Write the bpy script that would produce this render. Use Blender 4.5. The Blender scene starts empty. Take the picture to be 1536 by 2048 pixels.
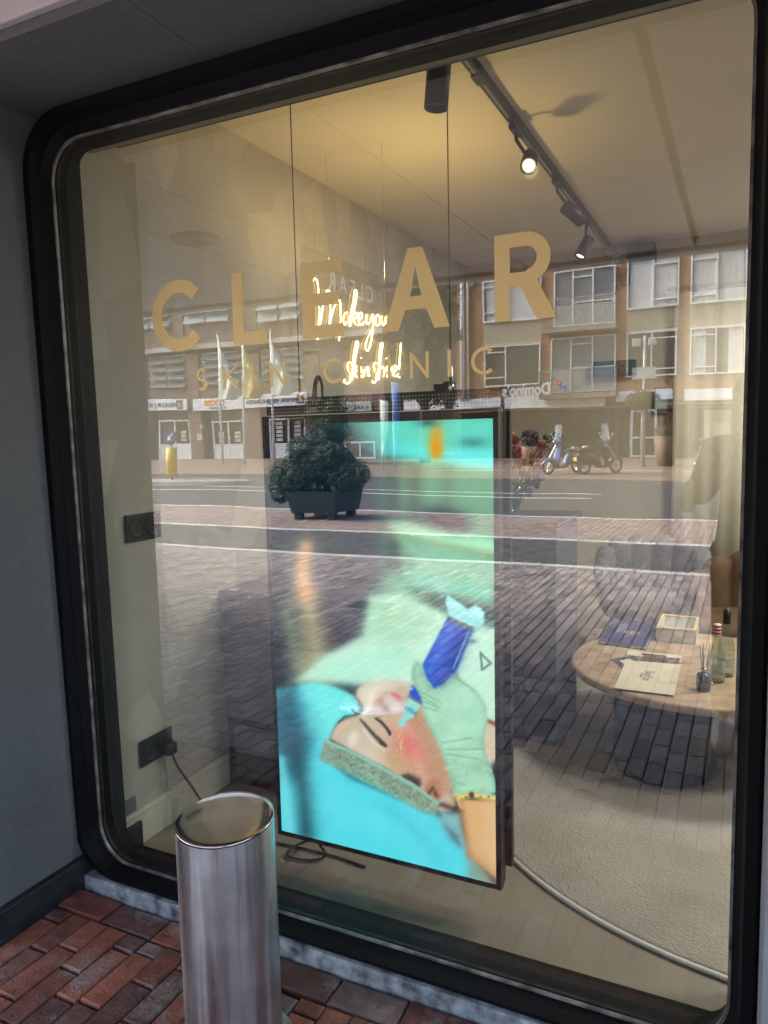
import bpy, bmesh, math, random
import numpy as np
from mathutils import Vector, Matrix
random.seed(7)
S = bpy.context.scene
C = S.collection
R = math.radians
# ------------------------------------------------------------------ camera
YAW, PITCH, ROLL, FPX = 0.45291715, 0.10367666, -0.02243462, 1482.02
CAM = Vector((0, -1.75, 1.5))
fw = Vector((-math.sin(YAW)*math.cos(PITCH), math.cos(YAW)*math.cos(PITCH), -math.sin(PITCH)))
rt0 = Vector((math.cos(YAW), math.sin(YAW), 0)); up0 = rt0.cross(fw)
rt = rt0*math.cos(ROLL)+up0*math.sin(ROLL); up = up0*math.cos(ROLL)-rt0*math.sin(ROLL)
cd = bpy.data.cameras.new('camera'); cam = bpy.data.objects.new('camera', cd); C.objects.link(cam)
m = Matrix((rt, up, -fw)).transposed().to_4x4(); m.translation = CAM; cam.matrix_world = m
cd.sensor_fit = 'VERTICAL'; cd.sensor_height = 24; cd.lens = FPX/2048*24
cd.clip_start = 0.02; cd.clip_end = 500
S.camera = cam
# ------------------------------------------------------------------ light
EXPO = 2.8
SUN_EL, SUN_AZ = 41, -80         # degrees: elevation, and compass turn of the direction the light comes from
w = bpy.data.worlds.new('World'); S.world = w; w.use_nodes = True
nt = w.node_tree; bg = nt.nodes['Background']
sky = nt.nodes.new('ShaderNodeTexSky'); sky.sky_type = 'NISHITA'; sky.sun_disc = False
sky.sun_elevation = R(SUN_EL); sky.sun_rotation = R(SUN_AZ); sky.air_density = 1; sky.dust_density = 4; sky.ozone_density = 1
nt.links.new(sky.outputs[0], bg.inputs[0]); bg.inputs[1].default_value = 0.15
sl = bpy.data.lights.new('sun', 'SUN'); sl.energy = 2.4; sl.angle = R(48); sl.color = (1, .95, .88)
so = bpy.data.objects.new('sun', sl); C.objects.link(so)
az = R(SUN_AZ); sd = Vector((math.sin(az)*math.cos(R(SUN_EL)), math.cos(az)*math.cos(R(SUN_EL)), math.sin(R(SUN_EL))))
so.rotation_euler = sd.to_track_quat('Z', 'Y').to_euler(); so.location = (0, 0, 30)
S.view_settings.view_transform = 'Standard'; S.view_settings.look = 'None'
S.view_settings.exposure = EXPO; S.view_settings.gamma = 1
S.render.engine = 'CYCLES'
S.cycles.transparent_max_bounces = 16; S.cycles.max_bounces = 10; S.cycles.glossy_bounces = 5
S.cycles.sample_clamp_indirect = 6; S.cycles.caustics_reflective = False; S.cycles.caustics_refractive = False
EK = 1/2**EXPO
# ------------------------------------------------------------------ survey helpers: where a sight line meets a plane of the place
def ray(px, py): return rt*((px-768)/FPX) + up*(-(py-1024)/FPX) + fw
def at(px, py, Y): r = ray(px, py); return CAM + r*((Y-CAM.y)/r.y)
def atx(px, py, X): r = ray(px, py); return CAM + r*((X-CAM.x)/r.x)
def atz(px, py, Z): r = ray(px, py); return CAM + r*((Z-CAM.z)/r.z)
def far(px, py, D):              # a thing of the street, seen in the glass: it stands at y = -D
    p = at(px, py, D); return Vector((p.x, -D, p.z))
def farx(px, D, py=860): return at(px, py, D).x
def farz(py, D, px): return at(px, py, D).z
def farg(px, py): p = atz(px, py, 0); return Vector((p.x, -p.y, 0))
# ------------------------------------------------------------------ mesh builder
class MB:
    def __init__(s): s.v = []; s.f = []; s.sm = []
    def add(s, v, f, smooth=False):
        n = len(s.v); s.v += [tuple(p) for p in v]; s.f += [tuple(i+n for i in q) for q in f]; s.sm += [smooth]*len(f); return s
    def box(s, x0, x1, y0, y1, z0, z1, M=None):
        if x0 > x1: x0, x1 = x1, x0
        if y0 > y1: y0, y1 = y1, y0
        if z0 > z1: z0, z1 = z1, z0
        v = [(x, y, z) for x in (x0, x1) for y in (y0, y1) for z in (z0, z1)]
        if M: v = [M @ Vector(p) for p in v]
        return s.add(v, [(0,1,3,2),(4,6,7,5),(0,4,5,1),(2,3,7,6),(0,2,6,4),(1,5,7,3)])
    def bar(s, a, b, w, h=None, upv=(0,0,1)):
        a = Vector(a); b = Vector(b); h = h or w; d = (b-a); L = d.length; d.normalize()
        u = Vector(upv)
        if abs(d.dot(u)) > .98: u = Vector((1,0,0))
        x = d.cross(u).normalized(); y = x.cross(d)
        M = Matrix((x, y, d)).transposed().to_4x4(); M.translation = a
        return s.box(-w/2, w/2, -h/2, h/2, 0, L, M)
    def tube(s, pts, r, n=8, cap=True, closed=False):
        pts = [Vector(p) for p in pts]; k = len(pts); rs = r if isinstance(r, (list, tuple)) else [r]*k
        vs = []; fs = []; ref = None
        for i, p in enumerate(pts):
            if closed: d = pts[(i+1) % k]-pts[i-1]
            else: d = pts[min(i+1, k-1)]-pts[max(i-1, 0)]
            if d.length < 1e-9: d = Vector((0,0,1))
            d.normalize()
            if ref is None: ref = Vector((0,0,1)) if abs(d.z) < .9 else Vector((1,0,0))
            x = d.cross(ref).normalized(); y = x.cross(d).normalized(); ref = y
            vs += [p + (x*math.cos(2*math.pi*j/n)+y*math.sin(2*math.pi*j/n))*rs[i] for j in range(n)]
        m = k if closed else k-1
        for i in range(m):
            a = i*n; b = ((i+1) % k)*n
            fs += [(a+j, a+(j+1) % n, b+(j+1) % n, b+j) for j in range(n)]
        s.add(vs, fs, True)
        if cap and not closed:
            q = len(s.v)-k*n
            s.f += [tuple(q+j for j in reversed(range(n))), tuple(q+(k-1)*n+j for j in range(n))]; s.sm += [False, False]
        return s
    def lathe(s, prof, c=(0,0,0), n=32, smooth=True, M=None, sx=1, sy=1):
        vs = []; fs = []; c = Vector(c)
        for r, z in prof: vs += [Vector((r*sx*math.cos(2*math.pi*j/n), r*sy*math.sin(2*math.pi*j/n), z)) for j in range(n)]
        if M: vs = [M @ p for p in vs]
        vs = [p+c for p in vs]
        for i in range(len(prof)-1):
            a = i*n; b = a+n
            fs += [(a+j, a+(j+1) % n, b+(j+1) % n, b+j) for j in range(n)]
        s.add(vs, fs, smooth)
        q = len(s.v)-len(prof)*n
        if prof[0][0] > 1e-5: s.f.append(tuple(q+j for j in reversed(range(n)))); s.sm.append(False)
        if prof[-1][0] > 1e-5: s.f.append(tuple(q+(len(prof)-1)*n+j for j in range(n))); s.sm.append(False)
        return s
    def ball(s, c, rx, ry=None, rz=None, n=12, m=8, M=None, fn=None):
        ry = ry or rx; rz = rz or rx; vs = []; fs = []
        for i in range(m+1):
            t = math.pi*i/m
            for j in range(n):
                a = 2*math.pi*j/n; p = Vector((math.sin(t)*math.cos(a), math.sin(t)*math.sin(a), math.cos(t)))
                if fn: p = fn(p)
                p = Vector((p.x*rx, p.y*ry, p.z*rz))
                if M: p = M @ p
                vs.append(p+Vector(c))
        for i in range(m):
            fs += [(i*n+j, (i+1)*n+j, (i+1)*n+(j+1) % n, i*n+(j+1) % n) for j in range(n)]
        return s.add(vs, fs, True)
    def prism(s, poly, f):       # poly 2D -> f(u,v,t) with t 0/1
        n = len(poly); vs = [f(u, v, 0) for u, v in poly]+[f(u, v, 1) for u, v in poly]
        return s.add(vs, [tuple(reversed(range(n))), tuple(range(n, 2*n))]+[(i, (i+1) % n, n+(i+1) % n, n+i) for i in range(n)])
    def loft(s, rings, cap=True, smooth=True):
        n = len(rings[0]); vs = [p for r in rings for p in r]; fs = []
        for i in range(len(rings)-1):
            a = i*n; b = a+n; fs += [(a+j, a+(j+1) % n, b+(j+1) % n, b+j) for j in range(n)]
        q = len(s.v); s.add(vs, fs, smooth)
        if cap:
            s.f += [tuple(q+j for j in reversed(range(n))), tuple(q+(len(rings)-1)*n+j for j in range(n))]; s.sm += [False]*2
        return s
    def build(s, name, mat, parent=None, bevel=0, tag_=None, seg=2):
        me = bpy.data.meshes.new(name); me.from_pydata(s.v, [], s.f)
        me.polygons.foreach_set('use_smooth', s.sm); me.materials.append(mat); me.update()
        bm = bmesh.new(); bm.from_mesh(me); bmesh.ops.recalc_face_normals(bm, faces=bm.faces); bm.to_mesh(me); bm.free()
        o = bpy.data.objects.new(name, me); C.objects.link(o)
        if parent:
            o.parent = parent
            loc = Vector(parent.get('_loc', (0,0,0)))
            if loc.length: me.transform(Matrix.Translation(-loc)); o['_loc'] = tuple(loc)
        if bevel:
            b = o.modifiers.new('bevel', 'BEVEL'); b.width = bevel; b.segments = seg; b.limit_method = 'ANGLE'; b.angle_limit = R(40)
        if tag_: tag(o, *tag_)
        return o
def tag(o, label=None, cat=None, group=None, kind=None):
    if label: o['label'] = label
    if cat: o['category'] = cat
    if group: o['group'] = group
    if kind: o['kind'] = kind
    return o
def thing(name, label, cat, loc=(0,0,0), group=None):
    o = bpy.data.objects.new(name, None); C.objects.link(o); o.location = loc; o['_loc'] = tuple(loc)
    o.empty_display_size = .1
    return tag(o, label, cat, group)
def copy_tree(o, parent=None):
    c = o.copy(); C.objects.link(c); c.parent = parent
    for ch in list(o.children): copy_tree(ch, c)
    return c
def struct(name, mb, mat, **k): o = mb.build(name, mat, **k); o['kind'] = 'structure'; return o
# flat shapes from outlines (with holes), through a filled 2D curve
def flat(loops, M, depth=.0006):
    cu = bpy.data.curves.new('c', 'CURVE'); cu.dimensions = '2D'; cu.fill_mode = 'BOTH'; cu.extrude = depth/2
    for lp in loops:
        sp = cu.splines.new('POLY'); sp.points.add(len(lp)-1); sp.use_cyclic_u = True
        for i, (x, y) in enumerate(lp): sp.points[i].co = (x, y, 0, 1)
    o = bpy.data.objects.new('c', cu); C.objects.link(o)
    me = bpy.data.meshes.new_from_object(o.evaluated_get(bpy.context.evaluated_depsgraph_get()))
    bpy.data.objects.remove(o); me.transform(M); return me
def text_mesh(txt, size, M, extrude=.002, bold=0, align='LEFT', spacing=1, xs=1):
    cu = bpy.data.curves.new('t', 'FONT'); cu.body = txt; cu.size = size; cu.extrude = extrude; cu.offset = bold
    cu.align_x = align; cu.space_character = spacing; cu.resolution_u = 3
    o = bpy.data.objects.new('t', cu); C.objects.link(o)
    me = bpy.data.meshes.new_from_object(o.evaluated_get(bpy.context.evaluated_depsgraph_get()))
    bpy.data.objects.remove(o); me.transform(M @ Matrix.Diagonal((xs, 1, 1, 1))); return me
def meobj(name, me, mat, parent=None):
    me.materials.clear(); me.materials.append(mat)
    o = bpy.data.objects.new(name, me); C.objects.link(o)
    if parent:
        o.parent = parent; loc = Vector(parent.get('_loc', (0,0,0)))
        if loc.length: me.transform(Matrix.Translation(-loc)); o['_loc'] = tuple(loc)
    return o
def frame_m(org, xa, ya):
    xa = Vector(xa).normalized(); ya = Vector(ya).normalized(); za = xa.cross(ya)
    M = Matrix((xa, ya, za)).transposed().to_4x4(); M.translation = Vector(org); return M
def offset_path(pts, w):
    pts = [Vector((p[0], p[1], 0)) for p in pts]; L = []; Rr = []
    for i, p in enumerate(pts):
        a = (pts[i]-pts[i-1]).normalized() if i else (pts[1]-pts[0]).normalized()
        b = (pts[i+1]-pts[i]).normalized() if i < len(pts)-1 else a
        na = Vector((-a.y, a.x, 0)); nb = Vector((-b.y, b.x, 0)); n = (na+nb).normalized(); k = w/2/max(.25, n.dot(na))
        L.append((p.x+n.x*k, p.y+n.y*k)); Rr.append((p.x-n.x*k, p.y-n.y*k))
    return L+Rr[::-1]
# ------------------------------------------------------------------ materials
def srgb(r, g, b): return tuple(((c/255)/12.92 if c/255 <= .04045 else ((c/255+.055)/1.055)**2.4) for c in (r, g, b))
def mat(name, col, rough=.6, metal=0, noise=.12, nscale=8, bump=0, bscale=60, spec=.5, emis=None, estr=0, attr=None, trans=0, coat=0):
    m = bpy.data.materials.new(name); m.use_nodes = True; n = m.node_tree.nodes; l = m.node_tree.links; b = n['Principled BSDF']
    b.inputs['Roughness'].default_value = rough; b.inputs['Metallic'].default_value = metal
    b.inputs['Specular IOR Level'].default_value = spec; b.inputs['Coat Weight'].default_value = coat
    tc = n.new('ShaderNodeTexCoord')
    src = None
    if attr:
        a = n.new('ShaderNodeAttribute'); a.attribute_name = attr; src = a.outputs['Color']
    if noise:
        t = n.new('ShaderNodeTexNoise'); t.inputs['Scale'].default_value = nscale; t.inputs['Detail'].default_value = 5
        l.new(tc.outputs['Object'], t.inputs['Vector'])
        mr = n.new('ShaderNodeMapRange'); mr.inputs[1].default_value = .3; mr.inputs[2].default_value = .7
        mr.inputs[3].default_value = 1-noise; mr.inputs[4].default_value = 1+noise; l.new(t.outputs[0], mr.inputs[0])
        mx = n.new('ShaderNodeVectorMath'); mx.operation = 'MULTIPLY'
        if src: l.new(src, mx.inputs[0])
        else: mx.inputs[0].default_value = col
        cb = n.new('ShaderNodeCombineXYZ')
        for i in range(3): l.new(mr.outputs[0], cb.inputs[i])
        l.new(cb.outputs[0], mx.inputs[1]); l.new(mx.outputs[0], b.inputs['Base Color'])
        mr2 = n.new('ShaderNodeMapRange'); mr2.inputs[3].default_value = max(0, rough-.08); mr2.inputs[4].default_value = min(1, rough+.08)
        l.new(t.outputs[0], mr2.inputs[0]); l.new(mr2.outputs[0], b.inputs['Roughness'])
    elif src: l.new(src, b.inputs['Base Color'])
    else: b.inputs['Base Color'].default_value = (*col, 1)
    if bump:
        t2 = n.new('ShaderNodeTexNoise'); t2.inputs['Scale'].default_value = bscale; t2.inputs['Detail'].default_value = 6
        l.new(tc.outputs['Object'], t2.inputs['Vector']); bp = n.new('ShaderNodeBump'); bp.inputs['Strength'].default_value = bump
        bp.inputs['Distance'].default_value = .01
        l.new(t2.outputs[0], bp.inputs['Height']); l.new(bp.outputs[0], b.inputs['Normal'])
    if emis: b.inputs['Emission Color'].default_value = (*emis, 1); b.inputs['Emission Strength'].default_value = estr*EK
    if trans: b.inputs['Transmission Weight'].default_value = trans
    return m
def brickmat(name, c1, c2, mortar, scale, bw=.5, rh=.25, axis='XZ', ms=.012, bump=.3, rough=.8):
    m = bpy.data.materials.new(name); m.use_nodes = True; n = m.node_tree.nodes; l = m.node_tree.links; b = n['Principled BSDF']
    tc = n.new('ShaderNodeTexCoord'); sp = n.new('ShaderNodeSeparateXYZ'); cb = n.new('ShaderNodeCombineXYZ'); l.new(tc.outputs['Object'], sp.inputs[0])
    a = {'X': 0, 'Y': 1, 'Z': 2}
    l.new(sp.outputs[a[axis[0]]], cb.inputs[0]); l.new(sp.outputs[a[axis[1]]], cb.inputs[1])
    t = n.new('ShaderNodeTexBrick'); t.inputs['Color1'].default_value = (*c1, 1); t.inputs['Color2'].default_value = (*c2, 1); t.inputs['Mortar'].default_value = (*mortar, 1)
    t.inputs['Scale'].default_value = scale; t.inputs['Brick Width'].default_value = bw; t.inputs['Row Height'].default_value = rh; t.inputs['Mortar Size'].default_value = ms
    l.new(cb.outputs[0], t.inputs['Vector'])
    no = n.new('ShaderNodeTexNoise'); no.inputs['Scale'].default_value = 3; no.inputs['Detail'].default_value = 6; l.new(tc.outputs['Object'], no.inputs['Vector'])
    mr = n.new('ShaderNodeMapRange'); mr.inputs[1].default_value = .3; mr.inputs[2].default_value = .7; mr.inputs[3].default_value = .75; mr.inputs[4].default_value = 1.25; l.new(no.outputs[0], mr.inputs[0])
    mx = n.new('ShaderNodeVectorMath'); mx.operation = 'SCALE'; l.new(t.outputs['Color'], mx.inputs[0]); l.new(mr.outputs[0], mx.inputs['Scale'])
    l.new(mx.outputs[0], b.inputs['Base Color']); b.inputs['Roughness'].default_value = rough
    bp = n.new('ShaderNodeBump'); bp.inputs['Strength'].default_value = bump; bp.inputs['Distance'].default_value = .01; bp.invert = True
    l.new(t.outputs['Fac'], bp.inputs['Height']); l.new(bp.outputs[0], b.inputs['Normal'])
    return m
def glassmat(name, fac, tint=(.95, .97, .96), rough=0, wave=0, both=False):
    m = bpy.data.materials.new(name); m.use_nodes = True; n = m.node_tree.nodes; l = m.node_tree.links; n.remove(n['Principled BSDF'])
    out = n['Material Output']; t = n.new('ShaderNodeBsdfTransparent'); t.inputs[0].default_value = (*tint, 1)
    g = n.new('ShaderNodeBsdfGlossy'); g.inputs['Roughness'].default_value = rough
    mx = n.new('ShaderNodeMixShader'); l.new(t.outputs[0], mx.inputs[1]); l.new(g.outputs[0], mx.inputs[2]); l.new(mx.outputs[0], out.inputs[0])
    fr = n.new('ShaderNodeLayerWeight'); fr.inputs[0].default_value = .5
    pw = n.new('ShaderNodeMath'); pw.operation = 'POWER'; pw.inputs[1].default_value = 4; l.new(fr.outputs['Facing'], pw.inputs[0])
    mr = n.new('ShaderNodeMapRange'); mr.inputs[3].default_value = fac; mr.inputs[4].default_value = 1; l.new(pw.outputs[0], mr.inputs[0])
    ge = n.new('ShaderNodeNewGeometry'); iv = n.new('ShaderNodeMath'); iv.operation = 'SUBTRACT'; iv.inputs[0].default_value = 1; l.new(ge.outputs['Backfacing'], iv.inputs[1])
    mu = n.new('ShaderNodeMath'); mu.operation = 'MULTIPLY'; l.new(mr.outputs[0], mu.inputs[0]); l.new(iv.outputs[0], mu.inputs[1])
    l.new((mr if both else mu).outputs[0], mx.inputs[0])
    if wave:
        tc = n.new('ShaderNodeTexCoord'); no = n.new('ShaderNodeTexNoise'); no.inputs['Scale'].default_value = 2.2; no.inputs['Detail'].default_value = 1
        l.new(tc.outputs['Object'], no.inputs['Vector']); bp = n.new('ShaderNodeBump'); bp.inputs['Strength'].default_value = 1; bp.inputs['Distance'].default_value = wave
        l.new(no.outputs[0], bp.inputs['Height']); l.new(bp.outputs[0], g.inputs['Normal'])
    return m
def emat(name, col, strength):
    m = bpy.data.materials.new(name); m.use_nodes = True; n = m.node_tree.nodes; n.remove(n['Principled BSDF'])
    e = n.new('ShaderNodeEmission'); e.inputs[0].default_value = (*col, 1); e.inputs[1].default_value = strength*EK
    m.node_tree.links.new(e.outputs[0], n['Material Output'].inputs[0]); return m
MT = dict(
 black=mat('black_frame_paint', (.004,.0045,.006), .6, spec=.15, noise=.2, bump=.05, bscale=30),
 blackin=mat('black_inner_frame', (.006,.006,.006), .65, spec=.2, bump=.03),
 grey=mat('grey_cement_panel', (.13,.14,.148), .85, noise=.09, nscale=45, bump=.2, bscale=180),
 darkplinth=mat('dark_stone_plinth', (.02,.024,.028), .5, noise=.5, nscale=14, bump=.15, bscale=50),
 trim=mat('pale_corner_trim', (.3,.34,.38), .5),
 conc=mat('worn_concrete', (.24,.27,.29), .9, noise=.85, nscale=22, bump=.6, bscale=40),
 canopy=mat('canopy_panel_white', (.62,.58,.6), .6, noise=.06, nscale=3, bump=.03),
 canopyseam=mat('canopy_seam', (.16,.15,.15), .8),
 wall=mat('plaster_wall', (.47,.44,.39), .9, noise=.07, nscale=5, bump=.08, bscale=20),
 wallback=mat('back_wall_paint', (.42,.36,.27), .9, noise=.05, nscale=3),
 ceil=mat('ceiling_paint', (.66,.59,.50), .9, noise=.04, nscale=3),
 skirt=mat('skirting_paint', (.62,.6,.5), .5, noise=.05),
 floor=mat('interior_floor', (.27,.235,.19), .45, noise=.1, nscale=4),
 white=mat('white_paint', (.75,.76,.76), .45, noise=.05),
 whitew=mat('white_window_frame', (.8,.82,.84), .4, noise=.03),
 gold=mat('gold_vinyl', (.68,.53,.24), .42, metal=.5, noise=.04, nscale=3),
 steel=mat('brushed_steel', (.58,.62,.66), .33, metal=1, noise=.2, nscale=9, bump=.03, bscale=200),
 steeltop=mat('polished_steel', (.66,.64,.62), .11, metal=1, noise=.1, nscale=14),
 plastic=mat('black_plastic', (.012,.012,.014), .4, noise=.1),
 spotblk=mat('black_lamp_metal', (.010,.010,.012), .45),
 brass=mat('brass', (.55,.36,.12), .28, metal=1),
 chrome=mat('chrome', (.75,.75,.76), .12, metal=1),
 rubber=mat('tyre_rubber', (.02,.02,.02), .75),
 leaf=mat('leaf_green', (.05,.10,.045), .6, noise=.5, nscale=6),
 leafd=mat('leaf_dark_green', (.02,.042,.018), .6, noise=.5, nscale=3),
 bark=mat('bark', (.09,.07,.05), .9, noise=.3, bump=.5),
 road=mat('asphalt', (.052,.055,.06), .9, noise=.18, nscale=3, bump=.3, bscale=120),
 kerb=mat('kerb_concrete', (.5,.5,.48), .85, noise=.2, nscale=3),
 mark=mat('road_paint', (.75,.75,.73), .7, noise=.15),
 dglass=mat('dark_window_glass', (.03,.032,.035), .06, noise=0, spec=.9),
 skyglass=mat('upstairs_window_glass', (.16,.18,.2), .08, noise=.1, spec=.6),
 curtain=mat('net_curtain', (.6,.62,.62), .9, noise=.08, nscale=4),
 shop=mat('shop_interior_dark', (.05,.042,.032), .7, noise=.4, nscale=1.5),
)

def streak(m, sc=(30, 30, 1.2), amt=.3):     # brushed look: roughness and shade run along the height
    n = m.node_tree.nodes; l = m.node_tree.links; b = n['Principled BSDF']; tc = n.new('ShaderNodeTexCoord'); mp = n.new('ShaderNodeMapping'); mp.inputs['Scale'].default_value = sc
    t = n.new('ShaderNodeTexNoise'); t.inputs['Scale'].default_value = 1; t.inputs['Detail'].default_value = 7; l.new(tc.outputs['Object'], mp.inputs[0]); l.new(mp.outputs[0], t.inputs['Vector'])
    mr = n.new('ShaderNodeMapRange'); mr.inputs[1].default_value = .3; mr.inputs[2].default_value = .7; mr.inputs[3].default_value = .2; mr.inputs[4].default_value = .2+amt; l.new(t.outputs[0], mr.inputs[0]); l.new(mr.outputs[0], b.inputs['Roughness'])
    src = b.inputs['Base Color'].links[0].from_socket; mr2 = n.new('ShaderNodeMapRange'); mr2.inputs[1].default_value = .3; mr2.inputs[2].default_value = .7; mr2.inputs[3].default_value = .8; mr2.inputs[4].default_value = 1.15; l.new(t.outputs[0], mr2.inputs[0])
    mx = n.new('ShaderNodeVectorMath'); mx.operation = 'SCALE'; l.new(src, mx.inputs[0]); l.new(mr2.outputs[0], mx.inputs['Scale']); l.new(mx.outputs[0], b.inputs['Base Color'])
streak(MT['steel'])
ROOMW = 56; NEONW = 20
def acr(name, col, a):
    m = bpy.data.materials.new(name); m.use_nodes = True; n = m.node_tree.nodes; l = m.node_tree.links; pb = n['Principled BSDF']; pb.inputs['Base Color'].default_value = (*col, 1); pb.inputs['Roughness'].default_value = .2
    t = n.new('ShaderNodeBsdfTransparent'); mx = n.new('ShaderNodeMixShader'); mx.inputs[0].default_value = a
    l.new(t.outputs[0], mx.inputs[1]); l.new(pb.outputs[0], mx.inputs[2]); l.new(mx.outputs[0], n['Material Output'].inputs[0]); return m
# ================================================================== paving and road
def bricks(x0, x1, y0, y1, lx, ly, stag='col', gap=.0055, top=0.0, cols=None, jit=.0015, seed=3, herring=False, h=.03):
    rnd = random.Random(seed); V = []; F = []; CO = []
    def one(cx, cy, ax, ay):
        a = ax/2-gap/2; b = ay/2-gap*(.9 if stag == 'col' else .5); ang = rnd.uniform(-.012, .012); dz = rnd.uniform(-jit, jit)*1.6; tx = rnd.uniform(-.012, .012); ty = rnd.uniform(-.012, .012)
        col = rnd.choice(cols); k = rnd.uniform(.75, 1.25); col = tuple(c*k for c in col)
        bv = .004; n = len(V); cs, sn = math.cos(ang), math.sin(ang)
        for (ia, zz) in ((0, -h), (0, -bv), (bv, 0)):
            for sx, sy in ((-1,-1),(1,-1),(1,1),(-1,1)):
                px = sx*(a-ia); py = sy*(b-ia)
                if zz > -h: px += rnd.uniform(-.0012, .0012); py += rnd.uniform(-.0012, .0012)
                V.append((cx+px*cs-py*sn, cy+px*sn+py*cs, top+zz+dz+px*tx+py*ty)); CO.append(col)
        F.extend([(n+8, n+9, n+10, n+11)]+[(n+4*l+i, n+4*l+(i+1) % 4, n+4*(l+1)+(i+1) % 4, n+4*(l+1)+i) for l in (0, 1) for i in range(4)])
    if herring:
        s = ly; k = int((x1-x0)/s)+6; kk = int((y1-y0)/s)+6      # 3:1 herringbone cells
        for i in range(-2, k):
            for j in range(-2, kk):
                q = (i-j) % 6
                if q == 0: cx, cy, ax, ay = x0+(i+1.5)*s, y0+(j+.5)*s, 3*s, s
                elif q == 3: cx, cy, ax, ay = x0+(i+.5)*s, y0+(j+1.5)*s+0*s, s, 3*s
                else: continue
                if q == 3: cx, cy = x0+(i+.5)*s, y0+(j-.5)*s
                if x0 < cx < x1 and y0 < cy < y1: one(cx, cy, ax, ay)
    elif stag == 'col':
        x = x0+lx/2
        while x < x1:
            y = y0-rnd.uniform(0, ly); lx_ = lx*rnd.uniform(.97, 1.03)
            while y < y1:
                c0 = max(y, y0); c1 = min(y+ly, y1)
                if c1-c0 > .016: one(x, (c0+c1)/2, lx_, c1-c0)
                y += ly
            x += lx
    else:
        y = y0+ly/2
        while y < y1:
            x = x0-rnd.uniform(0, lx)
            while x < x1: one(x+lx/2, y, lx, ly); x += lx
            y += ly
    return V, F, CO
def brickobj(name, parts, m):
    V = []; F = []; CO = []
    for v, f, c in parts:
        n = len(V); V += v; F += [tuple(i+n for i in q) for q in f]; CO += c
    me = bpy.data.meshes.new(name); me.from_pydata(V, [], F); me.materials.append(m)
    a = me.color_attributes.new('Col', 'FLOAT_COLOR', 'POINT'); arr = np.ones((len(V), 4), dtype=np.float32); arr[:, :3] = np.array(CO); a.data.foreach_set('color', arr.ravel())
    o = bpy.data.objects.new(name, me); C.objects.link(o); o['kind'] = 'structure'; return o
def pavmat(name, dust):
    m = mat(name, (1,1,1), .75, attr='Col', noise=.35, nscale=22, bump=.5, bscale=90)
    n = m.node_tree.nodes; l = m.node_tree.links; b = n['Principled BSDF']; src = b.inputs['Base Color'].links[0].from_socket
    tc = n.new('ShaderNodeTexCoord'); t = n.new('ShaderNodeTexNoise'); t.inputs['Scale'].default_value = 7; t.inputs['Detail'].default_value = 9; t.inputs['Roughness'].default_value = .75
    l.new(tc.outputs['Object'], t.inputs['Vector']); mr = n.new('ShaderNodeMapRange'); mr.inputs[1].default_value = .52; mr.inputs[2].default_value = .72; mr.inputs[4].default_value = dust; l.new(t.outputs[0], mr.inputs[0])
    mx = n.new('ShaderNodeMix'); mx.data_type = 'RGBA'; l.new(mr.outputs[0], mx.inputs[0]); l.new(src, mx.inputs[6]); mx.inputs[7].default_value = (.34, .33, .33, 1); l.new(mx.outputs[2], b.inputs['Base Color'])
    return m
M_PAV = pavmat('clay_pavers', .75)
RED = [(.19,.06,.045), (.15,.052,.042), (.22,.075,.05), (.13,.058,.05), (.19,.13,.125), (.10,.048,.044), (.26,.085,.055), (.17,.065,.052), (.20,.07,.05)]
GRY = [(.27,.235,.225), (.31,.25,.24), (.25,.215,.21), (.29,.265,.25), (.20,.18,.175), (.36,.29,.26)]
HER = [(.085,.08,.08), (.10,.092,.09), (.075,.072,.072)]
PNK = [(.27,.20,.175), (.31,.225,.19), (.25,.185,.165), (.29,.22,.205)]
g = MB().add([(-160,-.02,-.022),(90,-.02,-.022),(90,-140,-.022),(-160,-140,-.022)], [(0,1,2,3)])
struct('ground', g, mat('sand_joint', (.085,.072,.062), .95, noise=.3, nscale=6, bump=.5))
near = [bricks(-3.3, .9, -.187, -.087, .205, .1, 'row', cols=RED, seed=5), bricks(-3.3, .9, -1.0, -.19, .078, .207, 'col', cols=RED, seed=6)]
brickobj('clay_pavement', near, M_PAV)
mid = [bricks(-13, 3, -6.3, -2.6, .08, .207, 'col', cols=GRY, seed=9, jit=.001), bricks(-13, 3, -2.598, -1.002, .08, .207, 'col', cols=[tuple(min(.5, k*1.3) for k in c) for c in GRY], seed=19, jit=.001), bricks(-13, -3.305, -1.0, -.1, .08, .207, 'col', cols=GRY, seed=8, jit=.001),  # middle band coloured paler to make up for the canopy shade
       bricks(.905, 3, -1.0, -.1, .08, .207, 'col', cols=GRY, seed=12, jit=.001)]
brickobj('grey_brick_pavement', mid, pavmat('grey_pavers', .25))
brickobj('cycle_path', [bricks(-16, 4, -8.4, -6.44, .21, .075, herring=True, cols=HER, seed=2, jit=.0008)], pavmat('herringbone_pavers', .15))
brickobj('parking_pavement', [bricks(-20, 5, -11.3, -8.55, .1, .21, 'col', cols=PNK, seed=4, jit=.0008)], pavmat('pink_pavers', .2))
def strip(name, y0, y1, x0, x1, z=.006, step=1.0, m=None):
    s = MB(); x = x0
    while x < x1: s.box(x+.006, x+step-.006, y0, y1, -.1, z); x += step
    return struct(name, s, m or MT['kerb'], bevel=.005)
strip('edging_strip', -6.44, -6.31, -20, 6); strip('edging_strip', -8.54, -8.41, -24, 6)
strip('road_kerb', -11.42, -11.31, -30, 9, z=.004)
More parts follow.
